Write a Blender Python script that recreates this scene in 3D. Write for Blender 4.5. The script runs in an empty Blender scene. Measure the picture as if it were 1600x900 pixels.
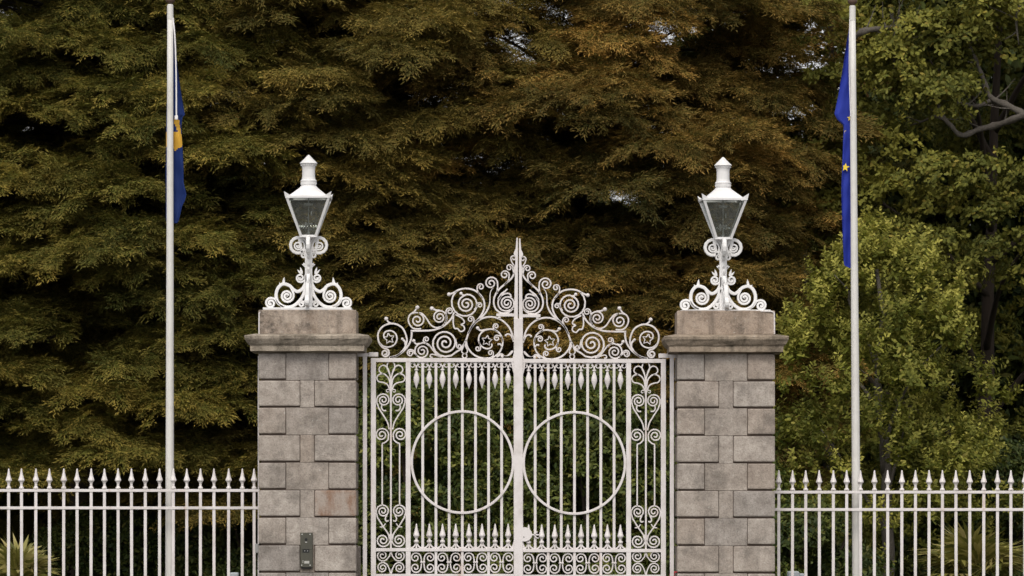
import bpy, bmesh, math, random
import numpy as np
from mathutils import Vector, Matrix, noise

R = math.radians
scene = bpy.context.scene
COL = scene.collection

# ------------------------------------------------------------------ camera
PXM = 140.0            # photograph pixels per metre in the plane of the gate
CX, GY = 805.0, 1040.0 # pixel column of x = 0, pixel row of the ground at the gate
DIST, EYE = 60.0, 1.7
cam_d = bpy.data.cameras.new('camera')
cam = bpy.data.objects.new('camera', cam_d)
COL.objects.link(cam)
cam.location = (0, -DIST, EYE)
cam.rotation_euler = (R(90), 0, 0)
WID = 1600 / PXM
cam_d.sensor_width = 36
cam_d.lens = 36 * DIST / WID
cam_d.shift_x = ((800 - CX) / PXM) / WID
cam_d.shift_y = ((GY - 450) / PXM - EYE) / WID
cam_d.clip_start = 1
cam_d.clip_end = 2000
cam_d.dof.use_dof = True
cam_d.dof.focus_distance = DIST
cam_d.dof.aperture_fstop = 7.1
scene.camera = cam

# ------------------------------------------------------------------ sky and light
SUN_EL, SUN_AZ = R(50), R(188)     # azimuth clockwise from +Y: behind the camera
w = bpy.data.worlds.new('World'); scene.world = w; w.use_nodes = True
nt = w.node_tree
bg = nt.nodes['Background']
sky = nt.nodes.new('ShaderNodeTexSky'); sky.sky_type = 'NISHITA'; sky.sun_disc = False
sky.sun_elevation = SUN_EL; sky.sun_rotation = SUN_AZ
sky.dust_density = 3.0; sky.air_density = 1.0
hs = nt.nodes.new('ShaderNodeHueSaturation'); hs.inputs['Saturation'].default_value = 0.02
nt.links.new(sky.outputs[0], hs.inputs['Color']); nt.links.new(hs.outputs[0], bg.inputs['Color'])
bg.inputs['Strength'].default_value = 0.15
sd = bpy.data.lights.new('sun', 'SUN'); sd.energy = 1.0; sd.angle = R(20); sd.color = (1.0, 0.91, 0.77)
sun = bpy.data.objects.new('sun', sd); COL.objects.link(sun)
dx, dy, dz = math.sin(SUN_AZ)*math.cos(SUN_EL), math.cos(SUN_AZ)*math.cos(SUN_EL), math.sin(SUN_EL)
sun.rotation_euler = Vector((dx, dy, dz)).to_track_quat('Z', 'Y').to_euler()
sun.location = (dx*50, dy*50, dz*50)
scene.view_settings.view_transform = 'Standard'
scene.view_settings.look = 'None'
scene.view_settings.exposure = 0.36
scene.view_settings.gamma = 1
scene.render.engine = 'CYCLES'

# ------------------------------------------------------------------ helpers
def P(px, py, y=0.0):
    """photograph measurement -> point at depth y behind the gate plane"""
    k = 1 + y / DIST
    return Vector(((px - CX) / PXM * k, y, EYE + ((GY - py) / PXM - EYE) * k))

def tag(o, label=None, cat=None, group=None, kind=None):
    if label: o['label'] = label
    if cat: o['category'] = cat
    if group: o['group'] = group
    if kind: o['kind'] = kind
    return o

def thing(name, loc, label, cat, group=None):
    o = bpy.data.objects.new(name, None); COL.objects.link(o)
    o.location = loc; o.empty_display_size = 0.2
    return tag(o, label, cat, group)

def wl(parent):
    v = Vector((0, 0, 0))
    while parent is not None:
        v += Vector(parent.location); parent = parent.parent
    return v

def smooth(me, on=True):
    me.polygons.foreach_set('use_smooth', [on] * len(me.polygons))

def mk(name, verts, faces, mat, parent=None, loc=None, sm=False, world=True):
    """verts in world metres; stored relative to the parent's place"""
    off = wl(parent)
    me = bpy.data.meshes.new(name)
    if world:
        verts = [(v[0]-off[0], v[1]-off[1], v[2]-off[2]) for v in verts]
    me.from_pydata(verts, [], faces)
    bm = bmesh.new(); bm.from_mesh(me)
    bmesh.ops.recalc_face_normals(bm, faces=bm.faces[:]); bm.to_mesh(me); bm.free()
    me.materials.append(mat)
    if sm: smooth(me)
    return put(name, me, parent, loc)

def put(name, me, parent=None, loc=None):
    o = bpy.data.objects.new(name, me); COL.objects.link(o)
    o.parent = parent
    if loc is not None: o.location = loc
    return o

def box(x0, x1, y0, y1, z0, z1, c=0.0):
    """box, chamfered by c on every edge when c > 0"""
    if c <= 0:
        v = [(x, y, z) for x in (x0, x1) for y in (y0, y1) for z in (z0, z1)]
        f = [(0,1,3,2),(4,6,7,5),(0,4,5,1),(2,3,7,6),(0,2,6,4),(1,5,7,3)]
        return v, f
    bm = bmesh.new()
    bmesh.ops.create_cube(bm, size=1)
    for q in bm.verts:
        q.co = Vector(((x0+x1)/2 + q.co.x*(x1-x0), (y0+y1)/2 + q.co.y*(y1-y0), (z0+z1)/2 + q.co.z*(z1-z0)))
    bmesh.ops.bevel(bm, geom=bm.edges[:], offset=c, segments=2 if c > .01 else 1, profile=0.6, affect='EDGES')
    bm.verts.index_update()
    v = [tuple(q.co) for q in bm.verts]; f = [tuple(q.index for q in g.verts) for g in bm.faces]
    bm.free()
    return v, f

class MB:
    def __init__(s): s.v = []; s.f = []
    def add(s, vf):
        n = len(s.v); s.v += [tuple(q) for q in vf[0]]; s.f += [tuple(i+n for i in g) for g in vf[1]]
        return s
    def build(s, name, mat, parent=None, sm=False): return mk(name, s.v, s.f, mat, parent, sm=sm)

def lathe(prof, cx, cy, seg=16, rot=0.0):
    """prof: list of (radius, z)"""
    v, f = [], []
    for r, z in prof:
        for k in range(seg):
            a = 2*math.pi*k/seg + rot
            v.append((cx + r*math.cos(a), cy + r*math.sin(a), z))
    n = len(prof)
    for i in range(n-1):
        for k in range(seg):
            k2 = (k+1) % seg
            f.append((i*seg+k, i*seg+k2, (i+1)*seg+k2, (i+1)*seg+k))
    f.append(tuple(range(seg))[::-1]); f.append(tuple((n-1)*seg+k for k in range(seg)))
    return v, f

def square_lathe(prof, cx, cy):
    s = math.sqrt(2)
    return lathe([(r*s, z) for r, z in prof], cx, cy, 4, math.pi/4)

def cat(pts, n=5):
    """Catmull-Rom through 2-D or 3-D points"""
    pts = [np.array(p, float) for p in pts]
    if len(pts) < 3:
        return [tuple(p) for p in pts]
    e = [2*pts[0]-pts[1]] + pts + [2*pts[-1]-pts[-2]]
    out = []
    for i in range(1, len(e)-2):
        p0, p1, p2, p3 = e[i-1:i+3]
        for k in range(n):
            t = k/n
            out.append(tuple(0.5*((2*p1)+(-p0+p2)*t+(2*p0-5*p1+4*p2-p3)*t*t+(-p0+3*p1-3*p2+p3)*t**3)))
    out.append(tuple(pts[-1]))
    return out

def spi(cx, cy, r0, a0, turns, d, r1=1.6, n=14):
    """spiral, pixels; a0 degrees (90 = up), d +1 anticlockwise as seen"""
    if r0 < 8.6 and r1 < r0: turns *= 0.80; r1 = max(r1, r0*0.26)
    m = max(4, int(turns*n)); out = []
    for i in range(m+1):
        t = i/m
        a = R(a0 + d*360*turns*t); r = r0 + (r1-r0)*t
        out.append((cx + r*math.cos(a), cy - r*math.sin(a)))
    return out

def ribbon(path, wid, dep, y0=0.0, taper=None, conv=None):
    """flat bar swept along a pixel path lying in the plane y = y0; wid in pixels, dep in metres"""
    pts = []
    for p in path:
        q = np.array((p[0], p[1]), float)
        if not pts or np.linalg.norm(q-pts[-1]) > 0.25: pts.append(q)
    n = len(pts); v, f = [], []
    for i, p in enumerate(pts):
        a = pts[max(0, i-1)]; b = pts[min(n-1, i+1)]
        t = b-a; t = t/(np.linalg.norm(t)+1e-9); nn = np.array((-t[1], t[0]))
        h = wid/2
        if taper: h *= taper(i/(n-1))
        H = h/PXM; D = dep/2; c = min(H, D)*0.35
        x, z = ((p[0]-CX)/PXM, (GY-p[1])/PXM) if conv is None else conv(p)
        for (s, y) in ((-H, -D+c), (-H+c, -D), (H-c, -D), (H, -D+c), (H, D-c), (H-c, D), (-H+c, D), (-H, D-c)):
            v.append((x + nn[0]*s, y0+y, z - nn[1]*s))
    for i in range(n-1):
        for k in range(8):
            f.append((i*8+k, i*8+(k+1) % 8, (i+1)*8+(k+1) % 8, (i+1)*8+k))
    f.append(tuple(range(8))); f.append(tuple((n-1)*8+k for k in range(8))[::-1])
    return v, f

def ball(px, py, r, y0=0.0, flat=0.8):
    """r in pixels"""
    x, z = (px-CX)/PXM, (GY-py)/PXM; r = r/PXM
    v, f = [], []
    N, M = 8, 5
    v.append((x, y0-r*flat, z))
    for j in range(1, M):
        th = math.pi*j/M
        for k in range(N):
            a = 2*math.pi*k/N
            v.append((x+r*math.sin(th)*math.cos(a), y0-r*flat*math.cos(th), z+r*math.sin(th)*math.sin(a)))
    v.append((x, y0+r*flat, z))
    for k in range(N):
        f.append((0, 1+k, 1+(k+1) % N)); f.append((len(v)-1, 1+(M-2)*N+(k+1) % N, 1+(M-2)*N+k))
    for j in range(M-2):
        for k in range(N):
            f.append((1+j*N+k, 1+j*N+(k+1) % N, 1+(j+1)*N+(k+1) % N, 1+(j+1)*N+k))
    return v, f

def tube(pts, rad, seg=8):
    """3-D tube; rad a number or list"""
    pts = [Vector(p) for p in pts]; n = len(pts); v, f = [], []
    up = Vector((0.13, 0.97, 0.2)).normalized()
    for i, p in enumerate(pts):
        t = (pts[min(n-1, i+1)]-pts[max(0, i-1)]).normalized()
        a = t.cross(up)
        if a.length < 0.05: a = t.cross(Vector((1, 0, 0)))
        a.normalize(); b = t.cross(a)
        r = rad[i] if isinstance(rad, (list, tuple)) else rad
        for k in range(seg):
            g = 2*math.pi*k/seg
            v.append(tuple(p + a*math.cos(g)*r + b*math.sin(g)*r))
    for i in range(n-1):
        for k in range(seg):
            f.append((i*seg+k, i*seg+(k+1) % seg, (i+1)*seg+(k+1) % seg, (i+1)*seg+k))
    f.append(tuple(range(seg))); f.append(tuple((n-1)*seg+k for k in range(seg))[::-1])
    return v, f

# ------------------------------------------------------------------ materials
def mat(name, base, rough=0.6, spec=0.4):
    m = bpy.data.materials.new(name); m.use_nodes = True
    b = m.node_tree.nodes['Principled BSDF']
    b.inputs['Base Color'].default_value = (*base, 1); b.inputs['Roughness'].default_value = rough
    b.inputs['Specular IOR Level'].default_value = spec
    return m, m.node_tree, b

def nd(nt, t, **kw):
    n = nt.nodes.new(t)
    for k, v in kw.items():
        if k in n.inputs: n.inputs[k].default_value = v
        else: setattr(n, k, v)
    return n

def ramp(nt, fac, stops):
    n = nt.nodes.new('ShaderNodeValToRGB'); e = n.color_ramp.elements
    while len(e) < len(stops): e.new(0.5)
    for i, (p, c) in enumerate(stops):
        e[i].position = p; e[i].color = (*c, 1) if len(c) == 3 else c
    nt.links.new(fac, n.inputs[0]); return n

def mixc(nt, fac, a, b, mode='MIX'):
    n = nt.nodes.new('ShaderNodeMix'); n.data_type = 'RGBA'; n.blend_type = mode
    for s, q in ((0, fac), (6, a), (7, b)):
        if isinstance(q, (int, float)): n.inputs[s].default_value = q
        elif isinstance(q, tuple): n.inputs[s].default_value = (*q, 1)
        else: nt.links.new(q, n.inputs[s])
    return n.outputs[2]

def noise_n(nt, scale, detail=4, rough=0.6, coord='Object', vec=None, stretch=None):
    n = nd(nt, 'ShaderNodeTexNoise', Scale=scale, Detail=detail, Roughness=rough)
    tc = nt.nodes.new('ShaderNodeTexCoord') if coord != 'World' else None
    src = tc.outputs[coord] if tc else nt.nodes.new('ShaderNodeNewGeometry').outputs['Position']
    if stretch:
        mp = nt.nodes.new('ShaderNodeMapping'); mp.inputs['Scale'].default_value = stretch
        nt.links.new(src, mp.inputs[0]); src = mp.outputs[0]
    nt.links.new(src, n.inputs['Vector']); return n.outputs['Fac']

def bump(nt, b, h, strength=0.3, dist=0.01):
    n = nd(nt, 'ShaderNodeBump', Strength=strength, Distance=dist)
    nt.links.new(h, n.inputs['Height']); nt.links.new(n.outputs[0], b.inputs['Normal'])

def white_paint(name, base, grime, rust=0.0):
    m, nt, b = mat(name, base, 0.5, 0.4)
    f = noise_n(nt, 5.0, 5, 0.65, 'World')
    g = ramp(nt, f, [(0.45, (0, 0, 0)), (0.75, (1, 1, 1))]).outputs[0]
    c = mixc(nt, g, base, grime)
    f2 = noise_n(nt, 9.0, 3, 0.6, 'World', stretch=(1, 1, 0.16))
    g2 = ramp(nt, f2, [(0.61, (0, 0, 0)), (0.76, (rust, rust, rust))]).outputs[0]
    c = mixc(nt, g2, c, (0.42, 0.25, 0.16))
    nt.links.new(c, b.inputs['Base Color'])
    bump(nt, b, noise_n(nt, 120.0, 2, 0.5, 'World'), 0.15, 0.002)
    return m
M_WHITE = white_paint('white_gate_paint', (0.655, 0.61, 0.60), (0.50, 0.455, 0.43), 0.55)
M_LAMPW = white_paint('white_lantern_paint', (0.70, 0.685, 0.68), (0.58, 0.565, 0.555), 0.1)
M_POLE = white_paint('white_pole_paint', (0.62, 0.60, 0.57), (0.55, 0.53, 0.50), 0.0)

def stone(name, base, dark, warm, stain=0.35, streak=0.0, ds=2.6, dt=0.50):
    m, nt, b = mat(name, base, 0.85, 0.25)
    oi = nt.nodes.new('ShaderNodeObjectInfo')
    f = noise_n(nt, 6.0, 7, 0.72, 'World')
    c = mixc(nt, ramp(nt, f, [(0.34, (0, 0, 0)), (0.72, (1, 1, 1))]).outputs[0], base, warm)
    tint = ramp(nt, oi.outputs['Random'], [(0.0, (0.87, 0.87, 0.88)), (0.35, (1.0, 0.96, 0.92)), (0.7, (1.14, 1.12, 1.10)), (1.0, (0.92, 0.84, 0.77))]).outputs[0]
    c = mixc(nt, 1.0, c, tint, 'MULTIPLY')
    f2 = noise_n(nt, ds, 7, 0.7, 'World')
    c = mixc(nt, ramp(nt, f2, [(dt, (0, 0, 0)), (dt+0.16, (stain,)*3)]).outputs[0], c, dark)
    if streak:
        f3 = noise_n(nt, 9.0, 5, 0.6, 'World', stretch=(1, 1, 0.12))
        c = mixc(nt, ramp(nt, f3, [(0.5, (0, 0, 0)), (0.7, (streak,)*3)]).outputs[0], c, dark)
    f4 = noise_n(nt, 55.0, 4, 0.75, 'World')
    c = mixc(nt, ramp(nt, f4, [(0.32, (0.66, 0.64, 0.62)), (0.5, (1, 1, 1)), (0.72, (1.14, 1.13, 1.10))]).outputs[0], c, c)  # grain, below
    g = ramp(nt, f4, [(0.30, (0.68, 0.66, 0.64)), (0.5, (1, 1, 1)), (0.72, (1.16, 1.15, 1.12))]).outputs[0]
    c = mixc(nt, 1.0, c, g, 'MULTIPLY')
    # pale lichen flecks
    f5 = noise_n(nt, 19.0, 5, 0.75, 'World')
    c = mixc(nt, ramp(nt, f5, [(0.62, (0, 0, 0)), (0.70, (0.45,)*3)]).outputs[0], c, (0.50, 0.49, 0.45))
    nt.links.new(c, b.inputs['Base Color'])
    ad = nt.nodes.new('ShaderNodeMath'); ad.operation = 'ADD'
    nt.links.new(f4, ad.inputs[0]); nt.links.new(noise_n(nt, 14.0, 5, 0.7, 'World'), ad.inputs[1])
    bump(nt, b, ad.outputs[0], 0.55, 0.012)
    return m
M_STONE = stone('weathered_granite', (0.245, 0.214, 0.190), (0.115, 0.100, 0.087), (0.43, 0.39, 0.355), 0.6, 0.25)
M_CORN = stone('stained_cornice_stone', (0.285, 0.243, 0.198), (0.085, 0.070, 0.052), (0.38, 0.335, 0.28), 0.75, 0.6, 3.4, 0.50)
M_CAP = stone('blotched_cap_stone', (0.235, 0.190, 0.155), (0.055, 0.046, 0.040), (0.46, 0.40, 0.345), 0.85, 0.5, 4.2, 0.50)
M_MORTAR = mat('dark_joint_mortar', (0.10, 0.072, 0.058), 0.95)[0]

M_METAL = mat('grey_metal', (0.25, 0.245, 0.24), 0.5)[0]
M_BRONZE, _nt, _b = mat('dark_bronze_panel', (0.055, 0.052, 0.038), 0.38)
_c = mixc(_nt, noise_n(_nt, 12, 4, 0.6, 'World'), (0.035, 0.034, 0.03), (0.085, 0.08, 0.055)); _nt.links.new(_c, _b.inputs['Base Color'])
M_BLACK = mat('black_plastic', (0.008, 0.008, 0.008), 0.3)[0]
M_STEEL = mat('pale_steel', (0.45, 0.44, 0.42), 0.35)[0]
M_LABEL = mat('pale_printed_label', (0.38, 0.37, 0.34), 0.6)[0]
M_TRUCK = mat('brown_pole_finial', (0.10, 0.062, 0.045), 0.5)[0]
M_BOX = mat('pale_grey_cabinet', (0.40, 0.43, 0.45), 0.6)[0]
M_RED = mat('red_painted_post', (0.42, 0.02, 0.03), 0.5)[0]
M_CORD = mat('white_cord', (0.75, 0.72, 0.72), 0.8)[0]

def cloth(name, base, dark):
    m, nt, b = mat(name, base, 0.75, 0.2)
    c = mixc(nt, noise_n(nt, 6, 3, 0.5, 'World', stretch=(4, 1, 0.6)), dark, base)
    nt.links.new(c, b.inputs['Base Color'])
    wv = nd(nt, 'ShaderNodeTexNoise', Scale=260.0); bump(nt, b, wv.outputs['Fac'], 0.1, 0.001)
    return m
M_NAVY = cloth('navy_flag_cloth', (0.009, 0.026, 0.125), (0.006, 0.018, 0.09))
M_BLUE = cloth('royal_blue_flag_cloth', (0.022, 0.040, 0.31), (0.014, 0.026, 0.22))
M_GOLD = cloth('gold_flag_print', (0.62, 0.36, 0.045), (0.42, 0.22, 0.03))
M_YEL = cloth('yellow_star_print', (0.80, 0.60, 0.06), (0.7, 0.5, 0.05))

M_GLASS = bpy.data.materials.new('lantern_glass'); M_GLASS.use_nodes = True
nt = M_GLASS.node_tree; nt.nodes.remove(nt.nodes['Principled BSDF'])
tr = nd(nt, 'ShaderNodeBsdfTransparent'); tr.inputs['Color'].default_value = (0.90, 0.92, 0.90, 1)
gl = nd(nt, 'ShaderNodeBsdfGlossy', Roughness=0.08); gl.inputs['Color'].default_value = (0.9, 0.95, 0.95, 1)
df = nd(nt, 'ShaderNodeBsdfDiffuse'); df.inputs['Color'].default_value = (0.42, 0.42, 0.39, 1)
mx0 = nt.nodes.new('ShaderNodeMixShader'); _d = ramp(nt, noise_n(nt, 11, 5, 0.7, 'World'), [(0.35, (.04,)*3), (0.75, (.19,)*3)]).outputs[0]; nt.links.new(_d, mx0.inputs[0])
mx = nt.nodes.new('ShaderNodeMixShader'); fr = nd(nt, 'ShaderNodeFresnel', IOR=1.5)
nt.links.new(tr.outputs[0], mx0.inputs[1]); nt.links.new(df.outputs[0], mx0.inputs[2])
nt.links.new(fr.outputs[0], mx.inputs[0]); nt.links.new(mx0.outputs[0], mx.inputs[1]); nt.links.new(gl.outputs[0], mx.inputs[2])
nt.links.new(mx.outputs[0], nt.nodes['Material Output'].inputs['Surface'])

def leaf_mat(name, stops, tips, tip_amt=0.5, patch=0.45, patch_col=None, rough=0.55, trans=0.25):
    """stops: colours over a per-leaf random value; tips: colour of the young ends"""
    m, nt, b = mat(name, stops[0][1], rough, 0.3)
    at = nt.nodes.new('ShaderNodeAttribute'); at.attribute_name = 'rnd'
    c = ramp(nt, at.outputs['Fac'], stops).outputs[0]
    tp = nt.nodes.new('ShaderNodeAttribute'); tp.attribute_name = 'tip'
    ti = nt.nodes.new('ShaderNodeAttribute'); ti.attribute_type = 'INSTANCER'; ti.attribute_name = 'tint'
    big = noise_n(nt, 0.85, 4, 0.65, 'World')
    k = nt.nodes.new('ShaderNodeMath'); k.operation = 'MULTIPLY'
    nt.links.new(tp.outputs['Fac'], k.inputs[0]); nt.links.new(ti.outputs['Fac'], k.inputs[1])
    k2 = nt.nodes.new('ShaderNodeMath'); k2.operation = 'MULTIPLY'; k2.use_clamp = True
    nt.links.new(k.outputs[0], k2.inputs[0]); k2.inputs[1].default_value = tip_amt*2
    c = mixc(nt, k2.outputs[0], c, tips)
    if patch_col:
        pf = ramp(nt, big, [(patch, (0, 0, 0)), (patch+0.22, (0.75,)*3)]).outputs[0]
        c = mixc(nt, pf, c, patch_col)
    # whole-spray tone
    tone = ramp(nt, ti.outputs['Fac'], [(0, (0.58, 0.60, 0.60)), (1, (1.36, 1.34, 1.30))]).outputs[0]
    c = mixc(nt, 1.0, c, tone, 'MULTIPLY')
    nt.links.new(c, b.inputs['Base Color'])
    t = nd(nt, 'ShaderNodeBsdfTranslucent'); nt.links.new(c, t.inputs['Color'])
    s = nt.nodes.new('ShaderNodeMixShader'); s.inputs[0].default_value = trans
    nt.links.new(b.outputs[0], s.inputs[1]); nt.links.new(t.outputs[0], s.inputs[2])
    nt.links.new(s.outputs[0], nt.nodes['Material Output'].inputs['Surface'])
    return m
M_YEW = leaf_mat('olive_evergreen_leaves', [(0.0, (0.050, 0.060, 0.009)), (0.4, (0.094, 0.104, 0.014)), (0.75, (0.138, 0.135, 0.022)), (1.0, (0.210, 0.163, 0.035))], (0.331, 0.235, 0.049), 0.55, 0.55, (0.166, 0.130, 0.026), 0.8, 0.3)
M_YEWC = leaf_mat('olive_brown_evergreen_leaves', [(0.0, (0.050, 0.049, 0.009)), (0.4, (0.097, 0.090, 0.015)), (0.75, (0.142, 0.118, 0.024)), (1.0, (0.217, 0.141, 0.037))], (0.331, 0.224, 0.050), 0.5, 0.60, (0.154, 0.112, 0.024), 0.8, 0.3)
M_YEWB = leaf_mat('coppery_evergreen_leaves', [(0.0, (0.052, 0.052, 0.010)), (0.4, (0.101, 0.091, 0.015)), (0.75, (0.151, 0.121, 0.024)), (1.0, (0.235, 0.146, 0.037))], (0.388, 0.219, 0.054), 0.55, 0.56, (0.212, 0.121, 0.027), 0.8, 0.3)
M_OAK = leaf_mat('oak_leaves', [(0.0, (0.050, 0.064, 0.009)), (0.5, (0.103, 0.114, 0.016)), (0.9, (0.168, 0.164, 0.029)), (1.0, (0.269, 0.198, 0.036))],
                 (0.291, 0.260, 0.045), 0.5, 0.56, (0.168, 0.146, 0.020), 0.75, 0.3)
M_YOAK = leaf_mat('young_oak_leaves', [(0.0, (0.058, 0.077, 0.008)), (0.5, (0.120, 0.137, 0.014)), (0.9, (0.202, 0.197, 0.027)), (1.0, (0.346, 0.289, 0.076))],
                  (0.346, 0.318, 0.069), 0.5, 0.55, (0.173, 0.168, 0.020), 0.75, 0.35)
M_LAUREL = leaf_mat('laurel_leaves', [(0.0, (0.026, 0.046, 0.009)), (0.5, (0.052, 0.080, 0.013)), (0.85, (0.092, 0.118, 0.022)), (1.0, (0.18, 0.165, 0.04))],
                    (0.20, 0.20, 0.04), 0.4, 0.54, (0.12, 0.115, 0.018), rough=0.65)
M_AUT = leaf_mat('autumn_leaves', [(0.0, (0.14, 0.08, 0.02)), (0.5, (0.28, 0.15, 0.04)), (1.0, (0.40, 0.24, 0.09))], (0.4, 0.25, 0.1), 0.3)
M_PALM = leaf_mat('palm_fronds', [(0.0, (0.16, 0.165, 0.03)), (0.5, (0.42, 0.37, 0.08)), (1.0, (0.66, 0.53, 0.20))], (0.3, 0.23, 0.08), 0.0)
M_BARK, _nt, _b = mat('grey_bark', (0.10, 0.085, 0.07), 0.9)
_c = mixc(_nt, noise_n(_nt, 9, 6, 0.7, 'World', stretch=(1, 1, 0.4)), (0.03, 0.024, 0.018), (0.15, 0.13, 0.11)); _nt.links.new(_c, _b.inputs['Base Color'])
bump(_nt, _b, noise_n(_nt, 30, 4, 0.7, 'World'), 0.8, 0.02)
M_BARKD = mat('dark_brown_bark', (0.045, 0.032, 0.024), 0.95)[0]

M_GROUND, _nt, _b = mat('leaf_litter_and_grass', (0.04, 0.045, 0.02), 0.95)
_c = mixc(_nt, noise_n(_nt, 0.8, 6, 0.7, 'World'), (0.03, 0.022, 0.014), (0.045, 0.06, 0.018)); _nt.links.new(_c, _b.inputs['Base Color'])
bump(_nt, _b, noise_n(_nt, 14, 5, 0.7, 'World'), 0.6, 0.03)
M_TAR, _nt, _b = mat('asphalt', (0.05, 0.049, 0.047), 0.9)
bump(_nt, _b, noise_n(_nt, 90, 3, 0.6, 'World'), 0.4, 0.005)
M_KERB = mat('kerb_granite', (0.26, 0.24, 0.22), 0.9)[0]

# ------------------------------------------------------------------ ground
def sheet(name, x0, x1, y0, y1, z, m):
    o = mk(name, [(x0, y0, z), (x1, y0, z), (x1, y1, z), (x0, y1, z)], [(0, 1, 2, 3)], m)
    return tag(o, kind='structure')
sheet('ground', -900, 900, -900, 900, 0.0, M_GROUND)
sheet('road', -60, 60, -75, -3.2, 0.004, M_TAR)
sheet('driveway', -1.75, 1.85, -3.2, 40, 0.008, M_TAR)
for s, (a, b) in (('kerb', (-60, -3.4)), ('kerb', (3.4, 60))):
    tag(mk(s, *box(a, b, -3.35, -3.2, 0, 0.12, 0.012), M_KERB), kind='structure')

# ------------------------------------------------------------------ gate pillars
# course tops in pixels down the front face, then on to the ground
COURSES = [553, 595.3, 637.6, 680.2, 723, 765.6, 808.4, 851.3, 894, 936.5, 979, 1040]
blk_cache = {}
def stone_block(parent, x0, x1, y0, y1, z0, z1, c, jit, rng):
    key = (round(x1-x0, 3), round(y1-y0, 3), round(z1-z0, 3), c, rng.randrange(3))
    if key not in blk_cache:
        w_, d_, h_ = key[:3]
        v, f = box(-w_/2, w_/2, -d_/2, d_/2, -h_/2, h_/2, c)
        v = [(a+rng.uniform(-1, 1)*jit, b, e+rng.uniform(-1, 1)*jit*0.6) for a, b, e in v]
        me = bpy.data.meshes.new('stone'); me.from_pydata(v, [], f)
        bm = bmesh.new(); bm.from_mesh(me); bmesh.ops.recalc_face_normals(bm, faces=bm.faces[:]); bm.to_mesh(me); bm.free()
        me.materials.append(M_STONE); blk_cache[key] = me
    off = wl(parent)
    return put('stone', blk_cache[key], parent, ((x0+x1)/2-off.x, (y0+y1)/2-off.y, (z0+z1)/2-off.z))

def pillar(cxp, dyp, label, seed):
    rng = random.Random(seed)
    cx = (cxp-CX)/PXM; hw = 76/PXM; yf = -0.36; D = 2*hw*0.80; yb = yf+D; cy = yf + D/2; hd = D/2
    t = thing('gate_pillar', (cx, cy, 0), label, 'pillar', 'stone gate pillars')
    Z = lambda p: (GY-p-dyp)/PXM
    proj = 0.019
    zs = [Z(p) for p in COURSES]; zs[-1] = 0.0
    mk('core', *box(cx-hw+0.03, cx+hw-0.03, yf+0.03, yb-0.03, 0.0, Z(553)), M_MORTAR, t)
    g = 0.004
    for i in range(len(zs)-1):
        z1, z0 = zs[i]-g, zs[i+1]+g
        wide = 65/PXM if i % 2 else 43/PXM
        wd = 40/PXM if i % 2 else 27/PXM
        for sx in (-1, 1):
            xa, xb = (cx-hw, cx-hw+wide-g) if sx < 0 else (cx+hw-wide+g, cx+hw)
            for (ya, yb_) in ((yf, yf+wd-g), (yb-wd+g, yb)):
                stone_block(t, xa, xb, ya, yb_, z0+.011+rng.uniform(0, .003), z1-rng.uniform(0, .002), 0.014, 0.0018, rng)
            # side face middle stones
            xs = (cx-hw+proj, cx-hw+0.12) if sx < 0 else (cx+hw-0.12, cx+hw-proj)
            stone_block(t, xs[0], xs[1], yf+wd+g/2, yb-wd-g/2, z0-g*0.6, z1+g*0.6, 0.002, 0.0005, rng)
        for ya, yb_ in ((yf+proj, yf+0.12), (yb-0.12, yb-proj)):
            stone_block(t, cx-hw+wide+g/4, cx+hw-wide-g/4, ya, yb_, z0-g*0.6, z1+g*0.6, 0.002, 0.0005, rng)
    # cornice: moulded slab, square on plan (profile as half widths)
    prof = [(72, 553.5), (79, 551.2), (88, 550.2), (88.5, 541.8), (90, 540.6), (92, 538.2), (95, 533.4), (96.5, 531.2), (96.7, 527.2), (95.8, 526.0), (80, 523.2), (70, 523.0)]
    v, f = [], []
    rr = random.Random(seed+5)
    for pxr, py in prof:
        r = pxr/PXM; ex = r; ey = hd + (r-hw); z = Z(py)
        ring = []
        N = 14
        for side in range(4):
            for k in range(N):
                u = -1+2*k/N
                q = {0: (u*ex, -ey), 1: (ex, u*ey), 2: (-u*ex, ey), 3: (-ex, -u*ey)}[side]
                j = 0.0025 if k else 0.0045
                ring.append((cx+q[0]+rr.uniform(-j, j), cy+q[1]+rr.uniform(-j, j), z+rr.uniform(-.0022, .0022)))
        v += ring
    S = 56
    for i in range(len(prof)-1):
        for k in range(S): f.append((i*S+k, i*S+(k+1) % S, (i+1)*S+(k+1) % S, (i+1)*S+k))
    f.append(tuple(range(S))); f.append(tuple((len(prof)-1)*S+k for k in range(S)))
    mk('cornice', v, f, M_CORN, t)
    v, f = box(cx-hw, cx+hw, yf+0.0, yb, Z(523.6), Z(486), 0.012)
    mk('cap_stone', v, f, M_CAP, t)
    return t, cx, cy, hw, hd, Z(486)

PL = pillar(482, 0, 'grey granite gate pillar on the left, with a dark intercom panel on its face', 11)
PR = pillar(1132.5, 1.2, 'grey granite gate pillar on the right, nothing fixed to its front face', 12)

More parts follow.
